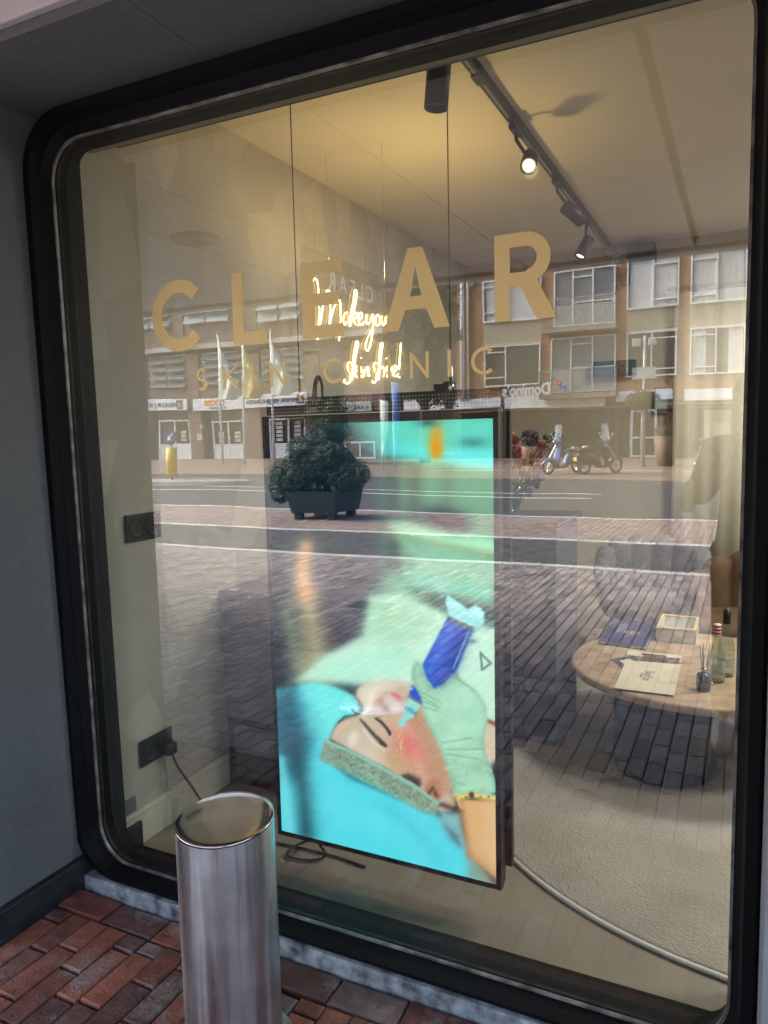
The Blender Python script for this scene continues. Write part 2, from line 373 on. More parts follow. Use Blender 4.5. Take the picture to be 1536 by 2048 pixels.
# road from y -11.42 to the far kerb, which runs slightly askew
def kerby(x): return -(20.2 + (-4.9-x)*.085)
XS = [40, 10, -5, -15, -30, -60, -120]
r = MB(); v = []
for x in XS: v += [(x, -11.42, -.004), (x, kerby(x), -.004)]
r.add(v, [(2*i, 2*i+1, 2*i+3, 2*i+2) for i in range(len(XS)-1)]); struct('road', r, MT['road'])
r = MB(); v = []
for x in XS: v += [(x, kerby(x)-.15, .10), (x, -120, .10)]
r.add(v, [(2*i, 2*i+1, 2*i+3, 2*i+2) for i in range(len(XS)-1)])
struct('far_pavement', r, brickmat('far_pavers', (.22,.155,.12), (.18,.125,.095), (.16,.12,.1), 1, .22, .11, 'XY', .006, .1))
r = MB()
for i in range(len(XS)-1):
    a, b = XS[i], XS[i+1]
    r.add([(a, kerby(a), -.05), (b, kerby(b), -.05), (b, kerby(b), .106), (a, kerby(a), .106), (a, kerby(a)-.15, .106), (b, kerby(b)-.15, .106)], [(0,1,2,3), (3,2,5,4)])
struct('far_kerb', r, mat('dull_kerb', (.22,.19,.17), .9, noise=.2))
mk = MB()
mk.add([(x, -y, 0) for x, y in ((-3, 15.1), (-3, 15.22), (-16.4, 15.5), (-16.4, 15.38))], [(0,1,2,3)])
mk.add([(x, -y, 0) for x, y in ((-3, 16.3), (-3, 16.4), (-15.2, 16.7), (-15.2, 16.6))], [(0,1,2,3)])
struct('road_marking', mk, MT['mark'])
mk = MB(); mk.add([(x, -y, .104) for x, y in ((2, 25.0), (2, 25.15), (-11, 25.2), (-11, 25.05))], [(0,1,2,3)]); struct('parking_line', mk, MT['mark'])
# traffic island
isl = thing('traffic_island', 'pale kerbed traffic island in the grey road, seen in the glass', 'traffic island', (-17.5, -17.6, 0))
def stad(cx, cy, a, b, n=40): return [(cx+a*math.copysign(abs(math.cos(t))**.7, math.cos(t)), cy+b*math.sin(t)) for t in [2*math.pi*i/n for i in range(n)]]
def rows(mb, out, z0, z1, inner=None):
    n = len(out)
    mb.add([(x, y, z0) for x, y in out]+[(x, y, z1) for x, y in out], [(i, (i+1) % n, n+(i+1) % n, n+i) for i in range(n)]+[tuple(range(n, 2*n))])
k = MB(); rows(k, stad(-18.4, -17.6, 4.2, .75), -.01, .12); k.build('kerb_edge', MT['kerb'], isl)
k = MB(); rows(k, stad(-18.4, -17.6, 4.0, .6), .11, .126); k.build('infill', mat('island_pavers', (.3,.27,.24), .9, noise=.2), isl)
# ================================================================== our building
GX0, GX1, GZ0, GZ1 = -1.985, 0.0, .075, 2.43
fac = thing('shop_facade', 'grey cement clad shop front around the rounded black window', 'building', (-2.3, 0, 0))
pm_ = MB(); pm_.add([(-2.6,-.375,.10),(-1.998,-.375,.10),(-2.05,-.375,2.52),(-2.6,-.375,2.52),(-2.6,.2,.10),(-1.998,.2,.10),(-2.05,.2,2.52),(-2.6,.2,2.52)], [(0,1,2,3),(4,5,6,7),(0,1,5,4),(1,2,6,5),(2,3,7,6),(3,0,4,7)]); pm_.build('pier', MT['grey'], fac)
MB().box(-2.62, -1.972, -.395, .2, -.02, .098).build('plinth', MT['darkplinth'], fac, bevel=.004)
MB().box(-2.066, -2.004, -.379, -.3755, .10, 2.50).build('corner_trim', MT['trim'], fac)
MB().box(-2.66, -1.975, -.41, -.3955, -.02, .10).build('corner_trim', MT['trim'], fac)
MB().box(.056, .6, -.30, .2, .0, 2.52).build('pier', mat('pale_grey_panel', (.22,.24,.27), .8, noise=.1), fac)
sf = MB().box(-6, -1.3205, -.36, .3, 2.52, 2.9); sf.box(-1.319, 3, -.36, .3, 2.52, 2.9); sf.build('soffit', MT['grey'], fac)
MB().box(-6, 3, -.385, -.3605, 2.545, 3.2).build('fascia_trim', MT['canopy'], fac, bevel=.004)
MB().box(-30, -2.605, .0, .3, -.02, 2.9).build('wall', MT['grey'], fac)
MB().box(.605, 30, .0, .3, -.02, 2.9).build('wall', MT['grey'], fac)
MB().box(-1.972, .054, -.080, .05, -.02, .044).build('sill_plinth', MT['conc'], fac, bevel=.006)
cp = thing('canopy', 'white panelled canopy over the pavement with a round recessed downlight', 'canopy', (-2, -2, 2.6))
pn = MB(); x = -14.0
sx = [-14, -11, -9, -7.2, -5.6, -4.4, -3.68, -2.876, -2.34, -1.35, -.29, .9, 2.1, 3.3, 5]
for i in range(len(sx)-1):
    g_ = .018 if abs(sx[i+1]+.29) < .01 else .006
    g0 = .018 if abs(sx[i]+.29) < .01 else .006
    pn.box(sx[i]+g0, sx[i+1]-g_, -3.28, -.386, 2.6, 2.63)
pn.build('panel', MT['canopy'], cp)
MB().box(-14, 5, -3.28, -.387, 2.632, 2.66).build('backing', MT['canopyseam'], cp)
MB().box(-14, 5, -3.4, -3.282, 2.57, 3.1).build('edge_fascia', MT['canopy'], cp, bevel=.01)
MB().box(-14, 5, -3.28, .3, 3.06, 3.1).build('roof', MT['canopyseam'], cp)
dl = MB().lathe([(.0, 0), (.05, 0), (.055, -.02), (.075, -.02), (.08, -.008), (.10, -.008), (.105, -.022), (.125, -.02), (.135, 0)], (-2.744, -1.6, 2.6), 40); dl.build('downlight', mat('downlight_ring', (.3,.28,.26), .5), cp)
# hanging blade sign
bs = thing('hanging_sign', 'small clear hanging sign reading CLEAR in white letters under the canopy', 'sign', (-1.9, -1.73, 2.2))
MB().box(-1.906, -1.898, -2.15, -1.32, 2.16, 2.40).build('sign_panel', acr('clear_sign_panel', (.3,.28,.26), .3), bs)
[MB().tube([(-1.902, yy_, 2.40), (-1.902, yy_, 2.6)], .004).build('hanger', MT['chrome'], bs) for yy_ in (-1.45, -2.0)]
meobj('lettering', text_mesh('CLEAR', .125, frame_m((-1.8955, -2.07, 2.235), (0,1,0), (0,0,1)), .001, bold=.001, spacing=1.5), mat('glowing_sign_letter', (.85,.85,.85), .5, noise=0, emis=(1,1,1), estr=1.1), bs)  # letters given a glow of their own to show in canopy shade
# ================================================================== window
def rrect(x0, x1, z0, z1, r, y, n=8):
    p = []
    for cx, cz, a0 in ((x1-r, z1-r, 0), (x0+r, z1-r, 90), (x0+r, z0+r, 180), (x1-r, z0+r, 270)):
        for i in range(n+1): a = R(a0+90*i/n); p.append((cx+r*math.cos(a), y, cz+r*math.sin(a)))
    return [(x+(.030*(1-z/2.45) if x < -1.6 else 0), y, z) for x, y, z in p]
win = thing('shop_window', 'large rounded black framed shop window with gold lettering', 'window', (-1, 0, .05))
def ring(loops, name, m, par=win, bevel=0):
    b = MB(); b.loft(loops, cap=False, smooth=False); o = b.build(name, m, par)
    for p in o.data.polygons: p.use_smooth = False
    return o
ring([rrect(-2.046,.053,.046,2.502,.17,.06), rrect(-2.046,.053,.046,2.502,.17,-.066), rrect(-2.04,.047,.052,2.496,.165,-.072), rrect(-2.015,.024,.062,2.472,.15,-.072), rrect(-2.008,.018,.066,2.464,.145,-.040),
      rrect(-2.008,.018,.066,2.464,.145,-.034), rrect(-1.992,.006,.072,2.44,.13,-.012), rrect(-1.985,0,.075,2.43,.125,-.010), rrect(-1.985,0,.075,2.43,.125,.001)], 'outer_frame', MT['black'])
ring([rrect(-1.988,.003,.072,2.433,.125,-.012), rrect(-1.9815,-.0035,.0785,2.4265,.12,-.013), rrect(-1.9815,-.0035,.0785,2.4265,.12,-.0035)], 'sealant', mat('grey_sealant', (.16,.16,.15), .4, noise=.8, nscale=20))
ring([rrect(-1.985,0,.075,2.43,.125,.004), rrect(-1.985,0,.072,2.437,.06,.10), rrect(-2.0,.02,.05,2.46,.06,.103), rrect(-2.0,.02,.05,2.46,.06,.12)], 'inner_frame', MT['blackin'])
def pane(y, name, m, h=.004):
    b = MB(); lo = rrect(GX0+.002, GX1-.002, GZ0+.002, GZ1-.002, .122, y); lo2 = rrect(GX0+.002, GX1-.002, GZ0+.002, GZ1-.002, .122, y+h)
    b.loft([lo, lo2], smooth=False); return b.build(name, m, win)
M_GL = glassmat('window_glass', .145, wave=.0007)
M_GL2 = glassmat('inner_window_glass', .07, wave=.0007)
outer = pane(.0, 'glass_pane', M_GL); pane(.02, 'glass_pane', M_GL2)
def letter(loops, name='letter', y=-.0012):
    me = flat(loops, frame_m((0, y, 0), (1,0,0), (0,0,1)), .0006)
    return meobj('letter', me, MT['gold'], win)
LT, LB = 1.962, 1.762
def gx(px, py): return at(px, py, 0).x
def arcp(cx, cz, r, a0, a1, n=28, k=1): return [(cx+r*k*math.cos(R(a0+(a1-a0)*i/n)), cz+r*math.sin(R(a0+(a1-a0)*i/n))) for i in range(n+1)]
sw = .037
letter([offset_path(arcp(-1.508, 1.862, .0845, 42, 318), sw)])
x0, x1 = gx(458, 600), gx(535, 670); x0 = gx(465, 600)
letter([[(x0, LB), (x1, LB), (x1, LB+.034), (x0+sw, LB+.034), (x0+sw, LT), (x0, LT)]])
x0, x1 = gx(604, 600), gx(686, 600); zc = (LT+LB)/2
letter([[(x0, LB), (x1, LB), (x1, LB+.034), (x0+sw, LB+.034), (x0+sw, zc-.016), (x1-.012, zc-.016), (x1-.012, zc+.017), (x0+sw, zc+.017), (x0+sw, LT-.034), (x1-.004, LT-.034), (x1-.004, LT), (x0, LT)]])
x0, x1 = gx(768, 660), gx(900, 650); xc = (x0+x1)/2; t = .041
letter([[(x0, LB), (x0+t, LB), (x0+t+.021, LB+.05), (x1-t-.021, LB+.05), (x1-t, LB), (x1, LB), (xc+.020, LT), (xc-.020, LT)],
        [(x0+t+.034, LB+.082), (xc, LT-.047), (x1-t-.034, LB+.082)]])
x0, x1 = gx(990, 640), gx(1113, 625)
rb = .0585; bx = x0+.075
letter([[(x0, LB), (x0+sw, LB), (x0+sw, LB+.078), (x0+.062, LB+.078), (x1-.046, LB), (x1, LB), (bx+.028, LB+.088)]+arcp(bx, LT-rb, rb, -62, 90, 14)+[(x0, LT)],
        [(x0+sw, LB+.110), (x0+sw, LT-.032), (bx, LT-.032)]+arcp(bx, LT-rb, rb-.032, 80, -80, 12)+[(bx, LB+.110)]])
def sm(w, cxs, kind):
    a, b = gx(cxs[0], 745), gx(cxs[1], 745); zb, zt = 1.640, 1.706; h = zt-zb; cx = (a+b)/2
    if kind == 'I': L = [[(cx-w/2, zb), (cx+w/2, zb), (cx+w/2, zt), (cx-w/2, zt)]]
    elif kind == 'L': L = [[(a, zb), (b, zb), (b, zb+w), (a+w, zb+w), (a+w, zt), (a, zt)]]
    elif kind == 'N': L = [[(a, zb), (a+w, zb), (a+w, zt-.017), (b-w*.7, zb), (b, zb), (b, zt), (b-w, zt), (b-w, zb+.017), (a+w*.7, zt), (a, zt)]]
    elif kind == 'C': L = [offset_path(arcp(cx+.004, (zb+zt)/2, h/2-w/2, 48, 312), w)]
    elif kind == 'K': L = [[(a, zb), (a+w, zb), (a+w, zb+.026), (a+w*1.8, zb+.034), (b-w*1.3, zb), (b, zb), (a+w*2.6, zb+.042), (b-.002, zt), (b-w*1.4, zt), (a+w, zb+.037), (a+w, zt), (a, zt)]]
    else:
        r1 = h/4; L = [offset_path(arcp(cx, zt-r1-w*.3, r1-w*.2, 40, 250, 12)+arcp(cx, zb+r1+w*.3, r1-w*.2, 70, -140, 14), w)]
    letter(L)
for cs, kd in (((390,418),'S'), ((445,478),'K'), ((503,508),'I'), ((540,571),'N'), ((649,683),'C'), ((716,740),'L'), ((776,782),'I'), ((820,858),'N'), ((896,902),'I'), ((943,988),'C')): sm(.0088, cs, kd)
# ================================================================== the room
XL, YB, ZC = -2.0, 3.9, 2.8
struct('floor', MB().box(-2.1, 4.2, .10, 4.2, -.05, 0), MT['floor'])
struct('ceiling', MB().box(-2.1, 4.2, .12, 4.2, ZC, ZC+.1), MT['ceil'])
def wallpatch():
    m = MT['wall']; n = m.node_tree.nodes; l = m.node_tree.links; b = n['Principled BSDF']; src = b.inputs['Base Color'].links[0].from_socket
    tc = n.new('ShaderNodeTexCoord'); v = n.new('ShaderNodeTexVoronoi'); v.inputs['Scale'].default_value = 3.4; v.inputs['Randomness'].default_value = 1
    mp = n.new('ShaderNodeMapping'); mp.inputs['Scale'].default_value = (1, 1.6, 1); l.new(tc.outputs['Object'], mp.inputs[0]); l.new(mp.outputs[0], v.inputs['Vector'])
    sp = n.new('ShaderNodeSeparateColor'); l.new(v.outputs['Color'], sp.inputs[0])
    mr = n.new('ShaderNodeMapRange'); mr.inputs[3].default_value = .86; mr.inputs[4].default_value = 1.06; l.new(sp.outputs[0], mr.inputs[0])
    mx = n.new('ShaderNodeVectorMath'); mx.operation = 'SCALE'; l.new(src, mx.inputs[0]); l.new(mr.outputs[0], mx.inputs['Scale']); l.new(mx.outputs[0], b.inputs['Base Color'])
wallpatch()
struct('wall_left', MB().box(XL-.1, XL, .121, YB, 0, ZC), MT['wall'])
struct('wall_back', MB().box(XL-.1, 4.2, YB, YB+.1, 0, ZC), MT['wallback'])
struct('wall_right', MB().box(4.0, 4.1, .121, YB, 0, ZC), MT['wallback'])
fwl = MB(); fwl.box(-2.0, .02, .122, .17, 2.46, ZC); fwl.box(.02, 4.1, .122, .3, 0, ZC)
struct('wall_front', fwl, MT['wallback'])
sk = MB(); sk.box(XL, XL+.014, .13, .735, 0, .125); sk.box(XL, XL+.02, .13, .735, .118, .135)
struct('skirting', sk, MT['skirt'], bevel=.003)
sill = MB().box(-1.99, .02, .104, .16, -.01, .03); struct('sill', sill, MT['blackin'])
# sockets on the left wall
def rx(px, py): p = atx(px, py, XL); return p
for nm, (a, b, lab, grp) in dict(s1=((276,1485), (340,1470), 'black double wall socket with a cable plugged in, low on the left wall', None), s2=((247,1035), (316,1024), 'black blank wall plate halfway up the left wall', None)).items():
    pa, pb = rx(*a), rx(*b); y0, y1 = pa.y, pb.y
    zc = .335 if nm == 's1' else 1.183; hh = .05
    t = thing('wall_socket', lab, 'socket', (XL, (y0+y1)/2, zc))
    MB().box(XL+.001, XL+.012, y0, y1, zc-hh, zc+hh).build('plate', MT['plastic'], t, bevel=.003)
    for k in range(2):
        c = y0+(y1-y0)*(.27+.46*k)
        MB().lathe([(.036, 0), (.036, .004), (.030, .004), (.028, .001)], (XL+.012, c, zc), 24, M=Matrix.Rotation(R(90), 4, 'Y')).build('socket_ring' if nm == 's1' else 'blank_cover', MT['spotblk'], t)
    if nm == 's1':
        MB().box(XL+.013, XL+.05, y1-.06, y1-.015, zc-.045, zc-.0).build('plug', MT['plastic'], t, bevel=.006)
        sy, sz = y1-.035, zc-.045
pts = [(XL+.035, sy, sz+.01), (XL+.05, sy+.01, sz-.05), (XL+.09, sy+.03, sz-.12), (XL+.13, sy+.05, sz-.2), (XL+.17, sy+.05, .05), (XL+.24, sy+.03, .008), (XL+.4, .40, .006), (-1.3, .42, .006), (-1.15, .40, .006)]
def smooth(pts, it=3):
    pts = [Vector(p) for p in pts]
    for _ in range(it):
        q = [pts[0]]
        for a, b in zip(pts, pts[1:]): q += [a*.75+b*.25, a*.25+b*.75]
        pts = q+[pts[-1]]
    return pts
cbl = MB().tube(smooth(pts), .0048, 8)
tag(cbl.build('power_cable', MT['plastic']), 'black power cable running from the wall socket down to the floor', 'cable')
lp = [(-1.02,.33,.16), (-1.13,.36,.02), (-1.22,.42,.007), (-1.30,.46,.007), (-1.26,.52,.009), (-1.14,.5,.012), (-1.06,.44,.01), (-1.16,.39,.008), (-1.36,.40,.006), (-1.5,.44,.006)]
lp = [atz(px, py, z) for px, py, z in ((640,1690,.08), (655,1712,.012), (630,1722,.008), (590,1718,.008), (572,1712,.009), (580,1697,.012), (612,1682,.03), (618,1680,.06))]
tag(MB().tube(smooth(lp), .005, 8).build('screen_cable', MT['plastic']), 'looped black cable lying on the floor under the hanging screen', 'cable')
# side cabinet (left of the screen)
cab = thing('side_cabinet', 'grey low cabinet with a glazed base panel, left of the screen', 'cabinet', (-1.72, .9, 0))
MB().box(-1.995, -1.45, .735, 1.15, .30, .86).build('body', mat('dusky_grey_laminate', (.2,.175,.19), .5, noise=.12, nscale=4, bump=.05), cab, bevel=.004)
MB().box(-1.995, -1.45, .75, 1.15, .0, .297).build('base', MT['plastic'], cab)
MB().box(-1.96, -1.48, .742, .748, .04, .27).build('glazed_panel', mat('glazed_base', (.09,.11,.12), .15, noise=.1), cab)
# counter
ct = thing('counter', 'dark blue grey counter with vertical panels behind the screen', 'counter', (-1.2, 1.9, 0))
mcount = mat('counter_fabric', (.045,.045,.065), .7, noise=.1, nscale=4)
x = -1.88
cb = MB()
while x < -.79: cb.box(x+.002, min(x+.16, -.762)-.002, 1.62, 2.1, .0, 1.055); x += .16
cb.build('front_panel', mcount, ct, bevel=.006)
MB().box(-1.885, -.758, 1.612, 2.2, 1.056, 1.078).build('worktop', mat('counter_top', (.05,.045,.06), .35, noise=.1), ct, bevel=.006)
# vase of flowers
vx = at(1030, 1045, 1.8).x; vz = 1.078
va = thing('flower_vase', 'glass vase of dried flowers with a purple allium standing on the counter', 'vase', (vx, 1.8, vz))
MB().lathe([(.028, 0), (.03, .01), (.024, .05), (.03, .12), (.045, .17), (.047, .172), (.032, .12), (.026, .05), (.0, .014)], (vx, 1.8, vz), 24).build('glass', glassmat('vase_glass', .12, (.8,.86,.84), both=True), va)
rnd = random.Random(4)
stm = MB(); blooms = []
def flowerhead(key, c, r, n, sz):
    b = MB()
    for _ in range(n):
        d = Vector((rnd.gauss(0,1), rnd.gauss(0,1), rnd.gauss(0,1))).normalized(); p = Vector(c)+d*r*rnd.uniform(.6, 1); s = sz*rnd.uniform(.6, 1.3)
        u = d.orthogonal().normalized(); v2 = d.cross(u)
        b.add([p-u*s, p-v2*s*.5, p+u*s, p+v2*s*.5+d*s*.6], [(0,1,2,3)])
    blooms.append((key, b))
FL = [(1060,878,'purple',.035,160,.008), (1035,905,'pink',.028,70,.011), (1030,880,'pink',.018,40,.009), (1040,925,'pink',.018,40,.01), (1022,875,'yellow',.022,30,.014), (1020,935,'yellow',.024,40,.012), (1048,945,'yellow',.022,40,.012),
      (1030,985,'yellow',.025,40,.012), (1070,915,'rust',.03,60,.008), (1085,895,'rust',.025,50,.007), (1075,935,'rust',.022,40,.007), (1062,960,'blue',.02,40,.009), (1080,955,'blue',.016,30,.009), (1058,985,'blue',.016,30,.009), (1075,970,'blue',.012,20,.009), (1010,900,'green',.02,30,.016), (1014,940,'green',.018,30,.016), (1095,880,'green',.022,30,.009), (1115,874,'green',.018,26,.009), (1085,892,'green',.018,26,.009)]
for px, py, k, r, n, sz in FL:
    c = at(px, py, 1.8+rnd.uniform(-.06, .06)); base = Vector((vx+rnd.uniform(-.01, .01), 1.8, vz+.02)); mid = Vector((vx*.6+c.x*.4, (1.8+c.y)/2, vz+.16))
    stm.tube(smooth([base, mid, c], 2), .0018, 5, cap=False); flowerhead(k, c, r*1.3, int(n*1.7), sz*1.15)
stm.build('stems', MT['leaf'], va)
FC = dict(purple=(.10,.03,.09), pink=(.42,.06,.10), yellow=(.5,.36,.07), rust=(.35,.09,.04), blue=(.14,.15,.26), green=(.04,.07,.03))
FM = {k: mat(k+'_petals', FC[k], .7, noise=.3, nscale=30) for k in FC}
for k, b in blooms: b.build('foliage_sprig' if k == 'green' else 'flower', FM[k], va)
# coffee table
tb = thing('coffee_table', 'round travertine coffee table on a dark drum base', 'table', (-.22, 1.75, 0))
bc = (-.285, 1.59)
MB().lathe([(.205, 0.021), (.212, .03), (.212, .37), (.2, .372)], (*bc, 0), 48).build('drum_base', mat('dark_drum', (.014,.014,.024), .5, noise=.1), tb)
tc_ = (-.165, 1.87); tr = .575
trav = mat('travertine', (.42,.29,.19), .5, noise=.3, nscale=14, bump=.25, bscale=60)
MB().lathe([(.0, .374), (tr-.02, .374), (tr-.004, .382), (tr, .395), (tr-.004, .41), (tr-.02, .415), (0, .415)], (*tc_, 0), 72).build('table_top', trav, tb)
TZ = .415
def onT(px, py, z=TZ): return atz(px, py, z)
def quadbox(name, pts, z0, h, m, parent=None, bevel=.001):
    v = [(p.x, p.y, z0) for p in pts]+[(p.x, p.y, z0+h) for p in pts]
    b = MB().add(v, [(3,2,1,0), (4,5,6,7)]+[(i, (i+1) % 4, 4+(i+1) % 4, 4+i) for i in range(4)]); return b.build(name, m, parent, bevel=bevel)
navy = mat('navy_cloth_cover', (.02,.022,.11), .6, noise=.1, nscale=20)
pp = [onT(*q, TZ+.02) for q in ((1198,1281), (1292,1293), (1313,1250), (1226,1240))]
bk = thing('book', 'navy blue hardback book with gold lettering on the table', 'book', tuple((pp[0]+pp[2])/2))
quadbox('pages', [p.lerp((pp[0]+pp[2])/2, .03) for p in pp], TZ+.004, .014, MT['white'], bk); quadbox('cover', pp, TZ+.0182, .003, navy, bk); quadbox('cover', pp, TZ+.0005, .003, navy, bk)
xa = (pp[1]-pp[0]).normalized(); ya = (pp[3]-pp[0]).normalized(); ya = (ya-xa*ya.dot(xa)).normalized()
cen = (pp[0]+pp[2])/2
gm = mat('gold_foil', (.6,.5,.3), .4)
for i, (t_, s_) in enumerate((('BEAUTY', .016), ('SKIN', .024), ('BIBLE', .024), ('NOTES', .013))):
    M = frame_m(cen+Vector((0,0,.0014))+xa*(-.06+i*.035)+ya*.0, -ya, xa); M.translation.z = TZ+.0216
    meobj('title', text_mesh(t_, s_, M, .0002, align='CENTER'), gm, bk)
# open tray box
q = [onT(*p, TZ+.075) for p in ((1312,1262), (1390,1275), (1398,1238), (1325,1228))]
q = [onT(*p, TZ+.07) for p in ((1313,1256), (1392,1262), (1399,1236), (1325,1229))]
bx = thing('storage_box', 'open white box with a pale wooden rim on the coffee table', 'box', tuple(q[0]))
cen = sum(q, Vector())/4; inn = [p.lerp(cen, .16) for p in q]; 
b = MB(); z0, z1 = TZ+.001, TZ+.066
vs = [(p.x, p.y, z0) for p in q]+[(p.x, p.y, z1) for p in q]+[(p.x, p.y, z1) for p in inn]+[(p.x, p.y, z0+.01) for p in inn]
b.add(vs, [(0,1,2,3)]+[(k+i, k+(i+1) % 4, k+4+(i+1) % 4, k+4+i) for k in (0, 4, 8) for i in range(4)]+[(12,13,14,15)]); b.build('body', mat('box_white', (.6,.62,.55), .5, noise=.05), bx)
b = MB(); o2 = [p+(p-cen)*.03 for p in q]
vs = [(p.x, p.y, z1+.001) for p in o2]+[(p.x, p.y, z1+.008) for p in o2]+[(p.x, p.y, z1+.008) for p in inn]+[(p.x, p.y, z1+.001) for p in inn]
b.add(vs, [(k+i, k+(i+1) % 4, k+4+(i+1) % 4, k+4+i) for k in (0, 4, 8) for i in range(4)]+[((12+i), 12+(i+1) % 4, (i+1) % 4, i) for i in range(4)]); b.build('rim', mat('pale_wood', (.55,.42,.24), .5, noise=.15, nscale=20), bx)
# leaflets
cream = mat('cream_card', (.62,.55,.42), .6, noise=.03); darkc = mat('dark_card', (.05,.05,.05), .4); 
l1 = [onT(*p, TZ+.004) for p in ((1228,1378), (1348,1393), (1362,1331), (1252,1322))]
lf = thing('leaflet', 'cream folded leaflet printed SkinPen on the coffee table', 'leaflet', tuple(l1[0]))
quadbox('card', l1, TZ+.0075, .0015, cream, lf)
xa = (l1[1]-l1[0]).normalized(); ya = (l1[3]-l1[0]).normalized(); ya = (ya-xa*ya.dot(xa)).normalized(); cen = sum(l1, Vector())/4
M = frame_m(cen+xa*.000+ya*.055, -ya, xa); M.translation.z = TZ+.0093
me = text_mesh('SkinPen', .058, M @ Matrix.Translation((-.015, -.02, 0)), .0002, bold=-.0006, xs=.75); meobj('lettering', me, darkc, lf)
M = frame_m(cen-xa*.035+ya*.035, -ya, xa); M.translation.z = TZ+.0093
meobj('lettering', text_mesh('PRECISION', .014, M, .0002), mat('grey_ink', (.2,.2,.2), .5), lf)
for k, (pts, lab, mm) in enumerate((((((1220,1318), (1245,1336), (1285,1328), (1268,1310)), 'dark photo card poking out left of the cream leaflet', darkc)), ((((1252,1309), (1362,1325), (1364,1312), (1256,1300)), 'thin cream card with a dark strip behind the cream leaflet', cream)), ((((1278,1322), (1350,1336), (1362,1318), (1290,1310)), 'glossy brown photo card lying on the thin cream card', mat('brown_photo', (.16,.09,.08), .3, noise=.8, nscale=40))))):
    p4 = [onT(*p, TZ+.003) for p in pts]; z = TZ+.0005+k*.0022
    t = thing('card', lab, 'card', tuple(p4[0])); quadbox('paper', p4, z, .0012, mm, t)
    c = sum(p4, Vector())/4; p5 = [p.lerp(c, .55) for p in p4]; quadbox('picture', p5, z+.00121, .0003, MT['curtain'] if k == 0 else darkc, t, bevel=0)
# reed diffuser
dp = onT(1407, 1380); df = thing('reed_diffuser', 'dark glass reed diffuser with silver collar on the table edge', 'diffuser', tuple(dp))
MB().lathe([(.0, 0), (.026, 0), (.029, .004), (.029, .062), (.024, .072), (.011, .076), (.011, .082)], dp, 28).build('bottle', mat('dark_glass_bottle', (.02,.018,.035), .08, noise=0, coat=1), df)
MB().lathe([(.013, .077), (.013, .095), (.009, .096)], dp, 24).build('collar', MT['chrome'], df)
rd = MB()
for i in range(6):
    a = i*1.05; rd.tube([dp+Vector((0,0,.03)), dp+Vector((.025*math.cos(a)+.006, .025*math.sin(a), .19))], .0017, 6)
rd.build('reeds', MT['spotblk'], df)
# bottles
gl = glassmat('bottle_glass', .10, (.82,.88,.86), both=True)
def bottle(px, py, lab, cap, hh=.26):
    p = onT(px, py); t = thing('bottle', lab, 'bottle', tuple(p))
    k = hh/.26
    MB().lathe([(.0, .002), (.033, 0), (.036, .006), (.036, .10*k), (.03, .13*k), (.014, .18*k), (.0125, .215*k), (.0125, .222*k)], p, 28).build('glass', gl, t)
    c1 = MB(); c1.lathe([(.0145, .20*k), (.0155, .202*k), (.0155, .255*k), (.0, .258*k)], p, 24); c1.build('cap', cap, t)
    lb = MB(); lb.lathe([(.0364, .022), (.0366, .023), (.0366, .082), (.0364, .083)], p, 28); lb.build('label_sleeve', acr('frosted_label', (.6,.64,.64), .35), t)
    return t, p, k
t, p, k = bottle(1432, 1362, 'clear glass bottle with a white cap ringed in red on the coffee table', MT['white'], .255)
for i in range(3): MB().lathe([(.0157, (.212+.015*i)*k), (.0161, (.214+.015*i)*k), (.0161, (.219+.015*i)*k), (.0157, (.221+.015*i)*k)], p, 24).build('cap_band', mat('red_print', (.5,.03,.03), .4), t)
bottle(1451, 1350, 'taller clear glass bottle with a dark cap at the table edge', MT['plastic'], .30)
# rug
rg = MB(); rc = (.18, 1.62); rr = 1.30
rg.lathe([(rr, .001), (rr+.004, .008), (rr-.003, .017), (rr-.012, .019), (0, .019)], (*rc, 0), 128)
rugm = mat('cream_rug', (.46,.41,.36), .95, noise=.16, nscale=3.5, bump=1, bscale=130)
tag(rg.build('rug', rugm), 'round cream carved pile rug under the coffee table', 'rug')
rb_ = MB().lathe([(rr+.0045, .001), (rr+.012, .005), (rr+.012, .012), (rr+.0045, .014)], (*rc, 0), 128)
rb_.build('binding', mat('rug_binding', (.7,.68,.62), .8), bpy.data.objects['rug'])
